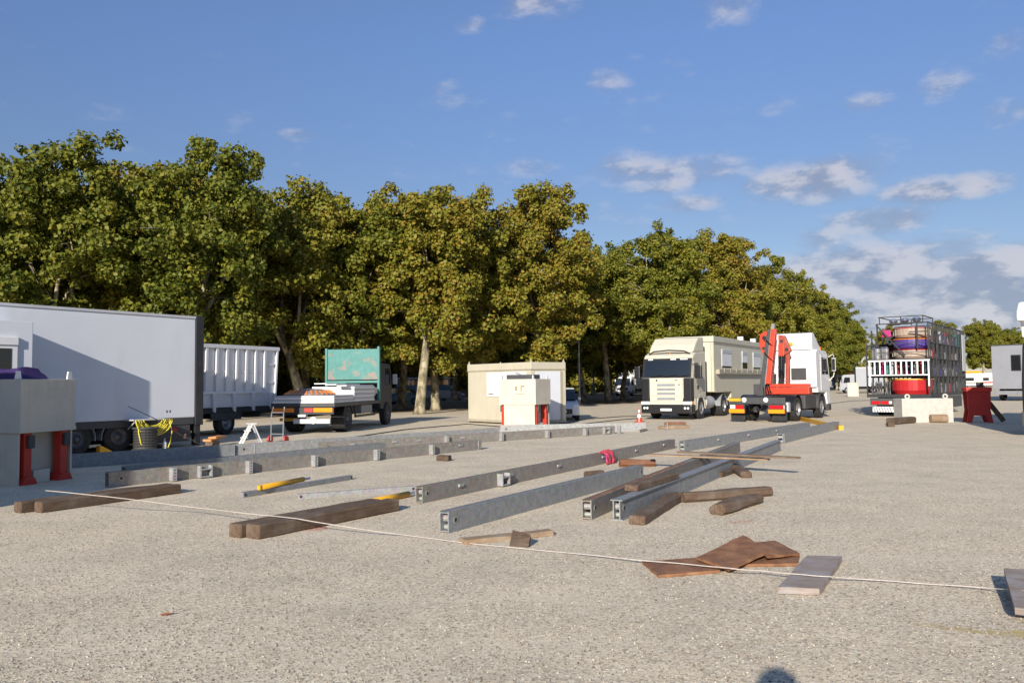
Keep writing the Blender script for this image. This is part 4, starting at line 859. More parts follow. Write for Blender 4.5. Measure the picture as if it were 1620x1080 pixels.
# ------------------------------------------------------------------ steel beams
def beam(label, a, c, h, w, mat='galvanised', brackets=(), lugs=(), ubr=(), holes=(), z=0.0, profile='box', stiff=()):
    d = c-a; L = Vector((d.x, d.y, 0)).length
    t = thing('steel_beam', label, 'beam', (a.x, a.y, z), math.atan2(d.y, d.x)); th = .014
    if profile == 'box':
        mb = MB().bx(0, L, 0, th, 0, h).bx(0, L, w-th, w, 0, h).bx(0, L, th+.0005, w-th-.0005, h-.012-th, h-.012).bx(0, L, th+.0005, w-th-.0005, .012, .012+th)
    else:
        mb = MB().bx(0, L, 0, w, h-th, h).bx(0, L, 0, w, 0, th).bx(0, L, .03, .03+th, th, h-th).bx(0, L, w-.03-th, w-.03, th, h-th)
    mb.build('box_section', mat, t)
    for zz, rr_ in ((h*.62, h*.17), (h*.22, h*.12)): MB().tube([(.10, th+.001+(.03 if profile != 'box' else 0), zz), (.10, w-th-.001-(.03 if profile != 'box' else 0), zz)], rr_, 12).build('cross_tube', 'galvanised_pale', t)
    box('end_plate', 'chassis', t, .35, .36, th+.032, w-th-.032, th+.013, h-th-.013)
    for x in holes: MB().lathe([(.028, -.002), (.028, -.0045), (.001, -.0045)], (x, .0 if profile == 'box' else .03, h*.55), 'y', 12).build('pin_hole', 'black_frame', t); MB().lathe([(.045, -.0005), (.045, -.004), (.0285, -.004)], (x, 0 if profile == 'box' else .03, h*.55), 'y', 14).build('hole_boss', 'galvanised_pale', t)
    for x in brackets:
        b_ = MB().bx(x-.045, x+.045, -.13, -.0005, .012, h-.008).build('bracket', 'galvanised_pale', t, .004)
        for k in range(4): MB().lathe([(.013, -.131), (.013, -.134), (.001, -.134)], (x-.0, 0, .05+k*(h-.1)/3), 'y', 8).build('bolt_hole', 'dark_grey', b_)
        MB().prism([(x+.046, 0), (x+.26, 0), (x+.046, -.1)], 'z', .012, .02).build('gusset', 'galvanised_pale', b_)
    for x in lugs: MB().bx(x-.07, x+.07, -.03, -.0005, h*.55, h*.74).build('lug', 'galvanised_pale', t, .008)
    for x in ubr:
        MB().bx(x-.13, x-.10, -.11, -.0005, .02, h-.02).bx(x+.10, x+.13, -.11, -.0005, .02, h-.02).bx(x-.10, x+.10, -.11, -.0005, h*.62, h*.70).bx(x-.10, x+.10, -.11, -.0005, .02, .045).build('hook_bracket', 'galvanised_pale', t)
    for x in stiff: MB().bx(x-.012, x+.012, -.012, -.0005, .01, h-.01).build('stiffener', 'galvanised_pale', t)
    return t
b1 = beam('bracketed steel beam with its end beside the front twin timbers', G(172, 771), G(762, 711), .265, .15, 'galvanised_rusty', brackets=(1.15, 2.75, 4.35, 6.1, 7.9), ubr=(1.8,), holes=(.22,), lugs=(9.0,), stiff=(9.7,))
b2 = beam('plain steel beam close behind the long bracketed beam', G(199, 760), G(610, 716), .27, .16, 'galvanised', holes=(.2,))
b3 = beam('steel beam in shade along the white box trailer', G(60, 744), G(372, 722), .30, .16, 'galvanised', holes=(.2,))
b3b = beam('steel beam running from the stepladder towards the site cabin', G(374, 721.5), G(790, 691), .30, .16, 'galvanised_pale', holes=(.2,), stiff=(.5,))
b5 = beam('bracketed steel beam passing in front of the site cabin', G(508, 716), G(973, 686), .27, .15, 'galvanised_rusty', brackets=(3.9, 5.9, 7.75, 9.4, 11.0), ubr=(10.4,), lugs=(.9, 2.2, 3.0, 4.5), holes=(.2,))
b4 = beam('pale steel beam lying at the foot of the sunlit crate', G(792, 686), G(1022, 681.5), .30, .16, 'galvanised_pale', holes=(.2, 6.0), stiff=(6.1,))
b6 = beam('long steel beam with small lugs and a red strap bundle over it', G(668.6, 796), G(1068, 709), .245, .13, 'galvanised_rusty', lugs=(1.0, 2.55, 4.4, 6.5, 8.4, 10.3), ubr=(2.25,), holes=(.12,), stiff=(11.4,))
b7 = beam('medium smooth steel beam with open end, beside the plank and tilted wood plate', G(710, 843.5), G(1018, 757.5), .255, .135, 'galvanised', holes=(.14, 6.0))
b8 = beam('long rusty topped steel beam, inner one of a close pair', G(936, 822.5), G(1171, 715), .255, .135, 'galvanised_rusty', holes=(.14,))
b9 = beam('long flanged steel beam, outer one of a close pair', G(985, 823.5), G(1237, 712), .26, .16, 'galvanised', holes=(.14,), profile='h')
b10 = beam('steel beam lying behind the thin planks, towards the crane lorry', G(1083, 714.5), G(1282, 680), .27, .15, 'galvanised', holes=(.15, .45), lugs=(2.2, 4.5, 7.0))
b11 = beam('farthest steel beam, with the yellow tube beyond its end', G(1239, 701.5), G(1328, 678.5), .28, .16, 'galvanised', holes=(3.0,), stiff=(.1,))
box('rust_strip', 'rust', b8, .05, 5.4, .02, .115, .2435, .2462)
# struts
def strut(label, a, c, s, mat, name='strut', z=0.0, z1=None, eye=True):
    a = Vector((a.x, a.y, z)); c = Vector((c.x, c.y, z if z1 is None else z1)); d = c-a; L = d.length
    t = thing(name, label, 'strut', a, math.atan2(d.y, d.x)); t.rotation_euler = (0, -math.asin(d.z/L), math.atan2(d.y, d.x))
    box('tube', mat, t, 0, L, -s/2, s/2, 0, s, .006)
    if eye:
        for x in (.04, L-.04): MB().lathe([(.02, -.002), (.02, -.005), (.001, -.005)], (x, -s/2, s*.5), 'y', 10).build('pin_hole', 'black_frame', t)
    return t
strut('grey square steel strut with a yellow prop lying on it', G(382, 787), G(555, 758), .085, 'galvanised')
strut('pale square steel strut ending near the long lugged beam', G(471, 789.5), G(656, 776), .085, 'galvanised_pale')
def prop(label, a, c, z0, z1, r=.042):
    a = Vector((a.x, a.y, z0)); c = Vector((c.x, c.y, z1)); d = c-a; L = d.length
    t = thing('yellow_prop', label, 'prop', a); t.rotation_euler = (0, -math.asin(d.z/L), math.atan2(d.y, d.x))
    MB().tube([(0, 0, 0), (L*.86, 0, 0)], r, 12).build('tube', 'yellow', t, smooth=True); MB().tube([(L*.86, 0, 0), (L, 0, 0)], r*.5, 8).build('rod', 'chrome', t); box('fork_end', 'yellow', t, -.06, .0, -.03, .03, -.035, .035); return t
prop('yellow hydraulic prop lying along the grey square strut', G(413, 773, .1), G(490, 758, .1), .125, .125)
prop('yellow hydraulic prop lying beside the far end of the thick dark timbers', G(588, 793, .05), G(655, 779, .05), .05, .05, .045)
yb = strut('long yellow steel tube leaning over the farthest steel beam end', G(1266, 664.5), G(1331, 680), .16, 'yellow', 'yellow_tube', eye=False)
# thin planks across the beams
H9 = .262
def slab(name, label, cat, pts, th, mat, group=None, warp=.0):
    pts = [Vector(p) for p in pts]; c = sum(pts, Vector())/4; nrm = (pts[1]-pts[0]).cross(pts[3]-pts[0]).normalized()
    if nrm.z < 0: nrm = -nrm
    d = (pts[1]-pts[0]); rz = math.atan2(d.y, d.x); Rm = Matrix.Rotation(-rz, 3, 'Z'); n = 9; V = []; F = []
    for lay in (0, 1):
        for a in range(n):
            for q in range(n):
                u, v = a/(n-1), q/(n-1); p = pts[0].lerp(pts[1], u).lerp(pts[3].lerp(pts[2], u), v)
                edge = a in (0, n-1) or q in (0, n-1); z = mnoise.noise((p.x*3.1, p.y*3.1, len(label)))*warp
                if edge and warp: p = p+Vector((mnoise.noise((p.x*9, p.y*9, 1.7)), mnoise.noise((p.x*9, p.y*9, 5.1)), 0))*.012
                V.append(Rm @ (p-c+nrm*(z-th*lay)))
    m = n*n; I = lambda l, a, q: l*m+a*n+q
    for a in range(n-1):
        for q in range(n-1): F.append((I(0, a, q), I(0, a+1, q), I(0, a+1, q+1), I(0, a, q+1))); F.append((I(1, a, q), I(1, a, q+1), I(1, a+1, q+1), I(1, a+1, q)))
    for a in range(n-1):
        for q in (0, n-1): F.append((I(0, a, q), I(0, a+1, q), I(1, a+1, q), I(1, a, q))); F.append((I(0, q, a), I(0, q, a+1), I(1, q, a+1), I(1, q, a)))
    o = MB().add(V, F).build(name, mat, loc=c); o.rotation_euler.z = rz
    return tag(o, label, cat, group)
def plank(label, a, c, w, th, z0, z1, mat, seed): return timber('plank', label, 'plank', Vector((a.x, a.y, 0)), Vector((c.x, c.y, 0)), w, th, z=z0, z1=z1, mat=mat, seed=seed, wear=.004, rnd=.1)
plank('thin brown plank laid low across the pair of long steel beams', G(1024, 720, .27), G(1214, 728, .27), .2, .03, .264, .264, 'timber_pale', 31)
plank('thin brown plank on top, reaching out past the pair of steel beams', G(1070, 716, .30), G(1259, 727, .33), .18, .032, .298, .34, 'timber_pale', 32)
timber('timber', 'brown timber laid on top of the two close steel beams', 'timber', G(1009, 777.5, .26), G(1075, 757, .26), .2, .09, z=.2625, seed=33, mat='timber')
# red strap bundle over the long beam
sbm = thing('strap_bundle', 'bundle of red and pink straps hung over the long lugged beam', 'strap', (0, 0, 0)); p = G(962, 733.5); sbm.location = p; sbm.rotation_euler.z = b6.rotation_euler.z
for i in range(9):
    rr = random.Random(i); x = -.22+.055*i+rr.uniform(-.05, .05)
    MB().tube([(x+.1, .22, .02), (x+.02, .16, .20), (x, .07, .268+.012*(i % 3)), (x+rr.uniform(-.05, .05), -.03, .22), (x+rr.uniform(-.08, .08), -.06, .12), (x+rr.uniform(-.12, .12), -.09, .02)], .02, 6).build('strap', 'strap_red' if i % 3 else 'pink', sbm, smooth=True)

# ------------------------------------------------------------------ rusty plates and boards in front
slab('rusty_plate', 'rust brown plate lying flat, crossed by the white rope', 'plate', [G(1016, 887, .03), G(1042, 909, .03), G(1140, 901, .03), G(1150, 878, .03)], .025, 'rust', warp=.006)
slab('rusty_plate', 'tilted rust brown plate on top of the other plates', 'plate', [G(1102, 881, .075), G(1153, 899, .06), G(1219, 870, .11), G(1176, 846, .14)], .025, 'rust', warp=.006)
slab('rusty_plate', 'rust brown plate leaning behind the tilted one', 'plate', [G(1196, 857, .13), G(1215, 879, .09), G(1266, 875, .05), G(1226, 854, .09)], .022, 'rust', warp=.006)
slab('rusty_plate', 'orange brown plate lying under the leaning plates', 'plate', [G(1176, 892, .028), G(1262, 891, .028), G(1265, 877, .028), G(1200, 874, .028)], .025, 'rust', warp=.006)
slab('board', 'weathered grey board lying flat beside the rusty plates', 'board', [G(1231, 928, .06), G(1297, 930, .06), G(1332, 879, .06), G(1276, 878, .06)], .055, 'board_grey', warp=.005)
slab('board', 'weathered grey board propped up, with dark shadow along its edge', 'board', [G(1606, 961, .10), G(1720, 975, .10), G(1690, 905, .16), G(1588, 898, .16)], .05, 'board_grey', warp=.005)
timber('wood_block', 'small dark block supporting the propped grey board', 'block', G(1625, 945), G(1660, 945), .2, .08, seed=41)
slab('wood_plate', 'square wood plate tilted against the narrow plank', 'plate', [G(806, 862, .012), G(836, 864, .012), G(839, 845, .13), G(811, 838, .13)], .05, 'timber')

# ------------------------------------------------------------------ rope and small marks
rp = [G(72, 775, .30), G(170, 786, .27), G(280, 803, .16), G(370, 812, .24), G(470, 823, .205), G(560, 838, .12)]
rp = [G(72, 775.5, .34), G(170, 785, .30), G(290, 800, .15), G(376, 810, .205), G(470, 820, .185), G(560, 835, .10), G(640, 846, .014), G(760, 861, .014), G(900, 874, .014), G(1018, 886, .05), G(1100, 893, .05), G(1160, 899, .09), G(1210, 903, .06), G(1262, 908, .075), G(1310, 911.5, .075), G(1350, 914.5, .03), G(1470, 923, .014), G(1570, 930, .04), G(1640, 935, .16), G(1760, 944, .12)]
pts = []
for i in range(len(rp)-1):
    for k in range(6): f = k/6; pts.append(rp[i].lerp(rp[i+1], f)+Vector((0, math.sin((i*6+k)*.9)*.008, 0)))
tag(MB().tube([p-rp[0] for p in pts], .0055, 6).build('rope', 'rope', loc=rp[0], smooth=True), 'long white rope stretched across the yard over timbers, plates and boards', 'rope')
def mark(name, mat, pts, z=.004):
    me = bpy.data.meshes.new(name); me.from_pydata([(p.x, p.y, z) for p in pts], [], [tuple(range(len(pts)))]); me.materials.append(MATS[mat]); o = bpy.data.objects.new(name, me); COL.objects.link(o); o['kind'] = 'structure'
mark('chalk_line', 'chalk_yellow', [G(1440, 982), G(1445, 990), G(1640, 1012), G(1640, 1000)])
mark('chalk_line', 'chalk_red', [G(1222, 905), G(1226, 916), G(1242, 914), G(1240, 905)])
mark('chalk_line', 'chalk_red', [G(480, 838), G(485, 846), G(520, 838), G(515, 832)])
mark('chalk_line', 'chalk_red', [G(1110, 826), G(1120, 833), G(1205, 826), G(1195, 820)])
lf = tag(MB().add([(-.06, 0, .004), (0, -.03, .012), (.07, 0, .02), (0, .03, .016)], [(0, 1, 2), (0, 2, 3)]).build('fallen_leaf', 'leaf_dry', loc=G(262, 973)), 'single orange dry leaf lying on the bare gravel', 'leaf')
# photographer, behind the camera; only the shadow of the head reaches the picture
bm_ = bpy.data.meshes.new('body')
J = [(0, -.34, .98), (0, -.34, 1.22), (0, -.32, 1.46), (0, -.28, 1.58), (0, -.24, 1.70), (0, -.23, 1.80), (.19, -.32, 1.44), (.30, -.24, 1.22), (.15, -.12, 1.55), (-.19, -.32, 1.44), (-.30, -.24, 1.22), (-.15, -.12, 1.55),
     (.10, -.34, .92), (.12, -.33, .50), (.13, -.36, .08), (.14, -.22, .04), (-.10, -.34, .92), (-.12, -.33, .50), (-.13, -.36, .08), (-.14, -.22, .04)]
E = [(0, 1), (1, 2), (2, 3), (3, 4), (4, 5), (2, 6), (6, 7), (7, 8), (2, 9), (9, 10), (10, 11), (0, 12), (12, 13), (13, 14), (14, 15), (0, 16), (16, 17), (17, 18), (18, 19)]
rad = [.15, .14, .13, .065, .10, .085, .075, .05, .035, .075, .05, .035, .1, .07, .05, .04, .1, .07, .05, .04]
J = [(x, y+.09, z+(.035 if z > 1.5 else 0)) for x, y, z in J]
bm_.from_pydata(J, E, []); bm_.materials.append(MATS['cloth_dark'])
po = bpy.data.objects.new('person', bm_); COL.objects.link(po); po.modifiers.new('skin', 'SKIN'); po.modifiers.new('sub', 'SUBSURF').levels = 1
for sv, r_ in zip(bm_.skin_vertices[0].data, rad): sv.radius = (r_, r_)
bm_.skin_vertices[0].data[0].use_root = True
MB().lathe([(.001, -.14), (.08, -.10), (.115, -.02), (.122, .05), (.10, .115), (.05, .155), (.001, .162)], (0, -.145, 1.815), 'z', 16).build('head_form', 'dark_grey', po, smooth=True)  # head ellipsoid, enlarged and raised to shape the head's shadow
tag(po, 'person in dark clothes standing and holding a camera up', 'person')

# ------------------------------------------------------------------ teal flatbed lorry
H0 = G(542, 684)
ft = vthing('flatbed_lorry', 'dark flatbed lorry with worn teal headboard, loaded with white panels', 'lorry', H0, 8, .9, -1.2)
box('bed', 'dark_grey', ft, 0, 5.6, -1.22, 1.22, .98, 1.12, .01); rails(ft, .2, 8.2, .68, .98, crosses=6)
hb = box('headboard', 'teal_worn', ft, 5.5, 5.58, -1.12, 1.12, 2.0, 3.32, .01); box('headboard_frame', 'teal_plain', hb, 5.45, 5.62, -1.22, -1.12, 1.12, 3.42, .01); box('headboard_frame', 'teal_plain', hb, 5.45, 5.62, 1.12, 1.22, 1.12, 3.36, .01)
box('headboard_rail', 'teal_plain', hb, 5.46, 5.61, -1.12, 1.12, 1.86, 1.96)
cbh = MB().prism([(6.0, .75), (6.0, 2.75), (7.5, 2.7), (7.75, 1.8), (7.75, .55), (7.3, .55)], 'y', -1.1, 1.1).build('cab', 'black_frame', ft, .05)
for s in (-1, 1):
    y = s*1.1; MB().prism([(6.7, 1.75), (6.7, 2.5), (7.35, 2.48), (7.55, 1.75)], 'y', min(y, y+s*.012), max(y, y+s*.012)).build('side_window', 'glass', cbh)
    box('mirror', 'light_grey', ft, 7.5, 7.58, min(y+s*.1, y+s*.3), max(y+s*.1, y+s*.3), 1.8, 2.25, .02); MB().bar((7.5, y, 2.2), (7.54, y+s*.15, 2.2), .03).build('mirror_arm', 'black_plastic', ft)
    wheel(ft, 1.55, s*.93, .5, .52, s, 'rim_dark'); wheel(ft, 6.9, s*1.03, .5, .28, s, 'rim_dark')
    arc_fender(ft, 1.55, min(s*.66, s*1.2), max(s*.66, s*1.2), .58, 'black_plastic', a0=15, a1=165, cz=.5)
    box('side_guard', 'dark_grey', ft, 2.5, 5.0, min(s*1.12, s*1.18), max(s*1.12, s*1.18), .5, .6); box('side_guard', 'dark_grey', ft, 2.45, 2.52, min(s*1.12, s*1.18), max(s*1.12, s*1.18), .5, .98); box('tool_box', 'mid_grey', ft, 3.4, 4.8, min(s*.7, s*1.1), max(s*.7, s*1.1), .62, .96, .02)
rb = box('rear_beam', 'black_frame', ft, -.06, .0, -1.2, 1.2, .72, .96)
for y0, y1, mt in ((-1.16, -.45, 'lens_orange'), (.3, 1.16, 'orange'), (-.42, -.1, 'red_dark')): box('reflector', mt, rb, -.085, -.061, y0, y1, .80, .95)
box('under_run_bar', 'light_grey', ft, -.02, .08, -1.05, .35, .38, .55, .01)
MB().lathe([(.13, 0), (.13, -.02), (.06, -.03), (.001, -.03)], (-.03, -.42, .50), 'x', 14).build('hazard_disc', 'lens_white', ft); box('tow_coupling', 'light_grey', ft, -.2, .0, -.2, .1, .62, .72, .02); box('lamp_unit', 'lens_white', ft, -.1, -.061, -.15, .15, .64, .715)
box('chevron_board', 'yellow', ft, .5, .55, .4, 1.1, .45, .56)
F2 = Matrix.Translation(ft.location) @ Matrix.Rotation(ft.rotation_euler.z, 4, 'Z')
def onbed(name, lab, cat, mat, x0, x1, y0, y1, z0, z1, group=None, dz=0, bev=.008):
    o = box(name, mat, None, 0, x1-x0, 0, y1-y0, 0, z1-z0, bev); o.location = F2 @ Vector((x0, y0, z0)); o.rotation_euler.z = ft.rotation_euler.z+dz; return tag(o, lab, cat, group)
for i in range(4): onbed('floor_panel', 'white floor panel in the low stack at the tail of the flatbed lorry', 'panel', 'white_rail' if i % 2 == 0 else 'light_grey', .05+.02*(i % 2), 2.2, -1.18, 1.18-.03*i, 1.124+i*.07, 1.186+i*.07, 'panels in the low stack on the flatbed')
for i in range(7): onbed('floor_panel', 'white floor panel in the taller stack before the teal headboard', 'panel', 'light_grey' if i % 2 else 'white_rail', 2.3, 4.9-.05*(i % 3), -1.18, .55+.04*(i % 2), 1.124+i*.085, 1.202+i*.085, 'panels in the tall stack on the flatbed')
for i in range(3): onbed('long_board', 'long white board lying loose on top of the tall panel stack', 'board', 'white_rail', 1.9+.25*i, 5.0, -1.0+.5*i, -.6+.55*i, 1.725+.045*i, 1.765+.045*i, 'loose boards on the tall panel stack', R(2*i-2))
rs_ = thing('ribbed_shade', 'orange and grey ribbed cover lying on the low panel stack', 'cover', F2 @ Vector((1.2, .2, 1.405)), ft.rotation_euler.z)
MB().lathe([(.95, 0), (.95, .05), (.7, .16), (.35, .23), (.001, .25)], (0, 0, 0), 'z', 28).build('cover', 'mid_grey', rs_)
for i in range(28):
    a = 2*PI*i/28; MB().bar((math.cos(a)*.97, math.sin(a)*.97, .03), (math.cos(a)*.72, math.sin(a)*.72, .175), .07, .03).build('rib', 'orange', rs_)

# ------------------------------------------------------------------ white ribbed skip on its trailer
S0 = G(437, 681)
sk = vthing('skip_trailer', 'dark flat trailer carrying the white ribbed skip', 'trailer', S0, 25)
box('deck', 'chassis', sk, -6.5, -.1, .05, 2.3, .80, .98); rl = rails(sk, -6.5, .1, .58, .80, crosses=5); rl.location.y = 1.2
for x in (-2.6, -5.2):
    for y, s in ((.2, -1), (2.2, 1)): wheel(sk, x, y, .43, .3, s)
MB().bx(-3.4, -1.9, .02, .06, .55, .8).build('mudguard', 'dark_grey', sk); box('rear_lamp', 'lens_white', sk, -.09, .0, .2, .8, .55, .68)
skm = Matrix.Translation(sk.location) @ Matrix.Rotation(sk.rotation_euler.z, 4, 'Z')
sp = thing('skip', 'large white steel skip with upright ribs standing on a dark trailer', 'skip', skm @ Vector((0, 0, .982)), sk.rotation_euler.z)
MB().prism([(-6.3, .02), (-6.3, 2.3), (.16, 2.3), (.0, .02)], 'y', .12, 2.3).build('body', 'white_gloss', sp)
box('top_rail', 'white_gloss', sp, -6.35, .22, .02, .119, 2.18, 2.32, .01); box('middle_rail', 'white_gloss', sp, -6.3, -.7, .085, .119, 1.30, 1.36); box('lower_rail', 'white_rail', sp, -6.3, -.62, .04, .119, .52, .60)
for i in range(12):
    x = -.62-i*.5; MB().prism([(x-.05, .60), (x+.05, .60), (x+.08+.0, 2.18), (x-.02, 2.18)], 'y', .03, .119).build('rib', 'white_gloss', sp)
for i in range(6): x = -.25-i*1.0; MB().prism([(x-.06, -.12), (x+.06, -.16), (x+.08, .52), (x-.08, .52)], 'y', .0, .119).build('foot_rib', 'white_gloss', sp)
MB().prism([(-.08, .02), (.0, .02), (.16, 2.3), (.08, 2.3)], 'y', .025, .119).build('rib', 'white_gloss', sp)
for z in (.9, 1.6): box('ladder_rung', 'white_gloss', sp, -.58, .04+.03*z, .06, .119, z, z+.06)
# stepladder, hand trolley and boards behind the beams
sl = vthing('stepladder', 'small aluminium stepladder standing behind the steel beam', 'ladder', G(398, 703), 60)
for y in (-.22, .22):
    MB().bar((-.42, y, 0), (-.02, y*.8, .78), .035, .06).build('stile', 'white_rail', sl); MB().bar((.35, y, 0), (.04, y*.8, .76), .03, .05).build('rear_leg', 'light_grey', sl)
for i, f in enumerate((.33, .66)): x = -.42+.4*f; box('tread', 'white_rail', sl, x-.09, x+.09, -.2, .2, .78*f, .78*f+.03)
box('platform', 'white_rail', sl, -.16, .14, -.2, .2, .78, .81); sl.scale = (.8, .8, .8)
ht = vthing('hand_trolley', 'upright steel hand trolley standing behind the steel beam', 'trolley', G(438, 702), 20)
for y in (-.22, .22): MB().tube([(0, y, .1), (.03, y, .9), (.1, y*.9, 1.12)], .018, 6).build('upright', 'mid_grey', ht); MB().lathe([(.12, -.03), (.13, 0), (.12, .03), (.03, .03), (.03, -.03), (.12, -.03)], (0.05, y*1.3, .13), 'y', 14).build('wheel', 'red_dark', ht)
for z in (.3, .62, .95): MB().tube([(.02, -.22, z), (.02, .22, z)], .014, 6).build('crossbar', 'mid_grey', ht)
box('toe_plate', 'mid_grey', ht, -.22, .02, -.22, .22, .0, .02)
for i, (px, py) in enumerate(((334, 707), (342, 706))): timber('board', ('lower', 'upper')[i]+' orange board of the short pile beside the black trailer post', 'board', G(px, py), G(px+16, py-3), .25, .06, z=.064*i+.16, seed=50+i, mat='plywood_orange')
timber('wood_block', 'wood bearer under the short pile of orange boards', 'block', G(336, 707), G(348, 705), .22, .158, seed=55)

# ------------------------------------------------------------------ red trestle with leaning post
rs = vthing('red_trestle', 'red steel trestle stand with splayed feet beside the cage trailer', 'trestle', G(1530, 668.5), 14)
fr_ = [(0, 0), (.24, 0), (.36, .28), (.95, .28), (1.06, 0), (1.3, 0), (1.18, .5), (1.22, 1.25), (.05, 1.25), (.12, .5)]
for x0 in (0, .75): MB().prism([(-y, z) for y, z in fr_], 'x', x0, x0+.08).build('side_frame', 'red_dark', rs, .01)
box('top_tray', 'red', rs, -.06, .90, -1.26, -.01, 1.251, 1.42, .02); box('back_panel', 'red_dark', rs, .1, .7, -1.1, -.2, .5, 1.24)
box('bracket', 'dark_grey', rs, .2, .5, -.95, -.65, 1.421, 1.62, .03)
rs.scale = (.8, .74, 1)
lp = MB().bar((0, 0, .06), (-.75, .35, 1.3), .18).build('leaning_post', 'timber', loc=G(1588, 668)); tag(lp, 'thick brown post leaning against the red trestle', 'post')

# ------------------------------------------------------------------ small vehicles farther away
def small_lorry(name, label, P, phi, cabm, boxm, L, Hb, lx=0, ly=0, W=2.4, cabL=1.9, Hc=2.6):
    t = vthing(name, label, 'lorry', P, phi, lx, ly); w = W/2
    c = MB().prism([(-.03, .45), (0, 1.35), (-.35, Hc-.15), (-.6, Hc), (-cabL, Hc+.05), (-cabL, .45)], 'y', -w+.1, w-.1).build('cab', cabm, t, .05)
    MB().prism(slope(0, 1.4, -.34, Hc-.2, .006, .012), 'y', -w+.22, w-.22).build('windscreen', 'glass', c)
    box('grille', 'dark_grey', c, -.005, .03, -w*.6, w*.6, .8, 1.1); box('bumper', 'mid_grey', t, -.3, .06, -w+.08, w-.08, .35, .65, .03)
    for s in (-1, 1):
        box('headlight', 'lens_white', t, .0, .07, min(s*w*.62, s*w*.88), max(s*w*.62, s*w*.88), .68, .84, .01); y = s*(w-.1)
        MB().prism([(-.45, 1.4), (-.62, Hc-.35), (-1.3, Hc-.35), (-1.3, 1.4)], 'y', min(y, y+s*.012), max(y, y+s*.012)).build('side_window', 'glass', c)
        box('mirror', 'black_plastic', t, -.3, -.2, min(y+s*.08, y+s*.26), max(y+s*.08, y+s*.26), 1.5, 2.0, .02)
        wheel(t, -.95, s*(w-.2), .42, .28, s); wheel(t, -L+1.4, s*(w-.25), .42, .4, s)
    bb = box('cargo_box', boxm, t, -L, -cabL-.15, -w, w, .9, Hb, .02); box('box_trim', 'light_grey', bb, -L-.01, -cabL-.14, -w-.012, w+.012, Hb-.1, Hb+.01); rails(t, -L, -.8, .55, .88)
    return t
small_lorry('box_lorry', 'silver box lorry parked under the plane trees with foil covered body', G(985, 626.5), 205, 'white_rail', 'foil', 8.5, 3.45, Hc=2.5)
small_lorry('box_van', 'pale grey box van parked behind the cage trailer', G(1329, 622), 285, 'van_grey', 'van_grey', 5.6, 3.5, 0, 1.1, Hc=2.5)
small_lorry('delivery_lorry', 'white and grey lorry parked half behind the white crane cab', G(1322, 612.5), 235, 'mid_grey', 'light_grey', 7, 3.7, Hc=2.9)
wb = vthing('ballast_box', 'cream ballast box standing in front of the pale grey box van', 'box', G(1341, 627.5), 20); box('box', 'cream', wb, 0, 1.0, -1.0, 0, .06, 1.45, .02); box('lid', 'cream_dark', wb, -.02, 1.02, -1.02, .02, 1.451, 1.52); box('side_post', 'cream_dark', wb, .1, .2, -1.12, -1.001, 0, 1.45); box('base', 'mid_grey', wb, .05, .95, -.95, -.05, 0, .06)
oc = thing('orange_cover', 'orange and green cover heaped beyond the pale grey box van', 'kiosk', G(1341, 615)); o_ = MB().lathe([(1.1, 0), (1.05, 1.8), (.9, 3.6), (.4, 4.4), (.001, 4.5)], (0, 0, 0), 'z', 9).build('cover', 'orange', oc); MB().lathe([(1.16, 0), (1.12, 2.7), (1.0, 2.75)], (0, 0, 0), 'z', 9).build('skirt', 'dark_green', oc)
# minibus and car under the trees
mbp = G(713, 634.5)
mbus = vthing('minibus', 'white and teal minibus parked in the shade of the grove', 'minibus', mbp, 96)
for z0, z1, mt, nm in ((.35, 1.15, 'light_grey', 'lower_body'), (1.15, 1.65, 'blue_car', 'blue_band'), (1.65, 2.35, 'dark_grey', 'window_band')): box(nm, mt, mbus, -5.9, 0, 0, 2.0, z0, z1, .03)
box('roof', 'light_grey', mbus, -5.9, .02, -.02, 2.02, 2.35, 2.52, .05)
for i in range(4): box('side_window', 'glass', mbus, -5.5+i*1.35, -4.3+i*1.35, -.012, -.001, 1.72, 2.28)
for i in range(5): box('pillar', 'light_grey', mbus, -5.75+i*1.38, -5.6+i*1.38, -.02, -.001, 1.65, 2.35)
for x in (-4.8, -1.1): wheel(mbus, x, .12, .35, .24, -1); wheel(mbus, x, 1.88, .35, .24, 1)
def car(label, P, phi, mat, lx=0, ly=0):
    t = vthing('parked_car', label, 'car', P, phi, lx, ly)
    b_ = MB().prism([(0, .25), (.03, .6), (-.25, .82), (-1.05, .95), (-3.75, .98), (-3.95, .7), (-3.95, .25)], 'y', -.85, .85).build('body', mat, t, .08, seg=3)
    cbn = MB().prism([(-.75, .94), (-1.55, 1.42), (-2.0, 1.5), (-3.2, 1.48), (-3.85, .97)], 'y', -.74, .74).build('cabin', 'glass', t, .04); box('roof', mat, cbn, -3.2, -1.6, -.70, .70, 1.475, 1.51, .01)
    MB().prism(slope(-.76, .97, -1.52, 1.42, .008, .01), 'y', -.66, .66).build('windscreen', 'glass', cbn)
    gr_ = box('grille', 'black_plastic', b_, .0, .045, -.52, .52, .32, .56, .01); box('number_plate', 'lens_white', gr_, .046, .052, -.26, .26, .40, .50)
    for s in (-1, 1):
        box('headlight', 'lens_white', t, -.2, .02, min(s*.55, s*.84), max(s*.55, s*.84), .60, .76, .03)
        for x in (-.75, -3.2): wheel(t, x, s*.78, .31, .2, s)
        box('mirror', mat, t, -1.3, -1.12, min(s*.86, s*1.0), max(s*.86, s*1.0), .95, 1.08, .03)
    return t
car('white small car parked half behind the cream site cabin', G(917, 665.5), 181, 'white_car', 0, .85)
car('dark blue car parked in shade before the white and teal minibus', G(668, 639.5), 100, 'blue_car', 0, -.85)
car('pale grey car parked in shade beyond the minibus', G(735, 634), 95, 'silver_body')
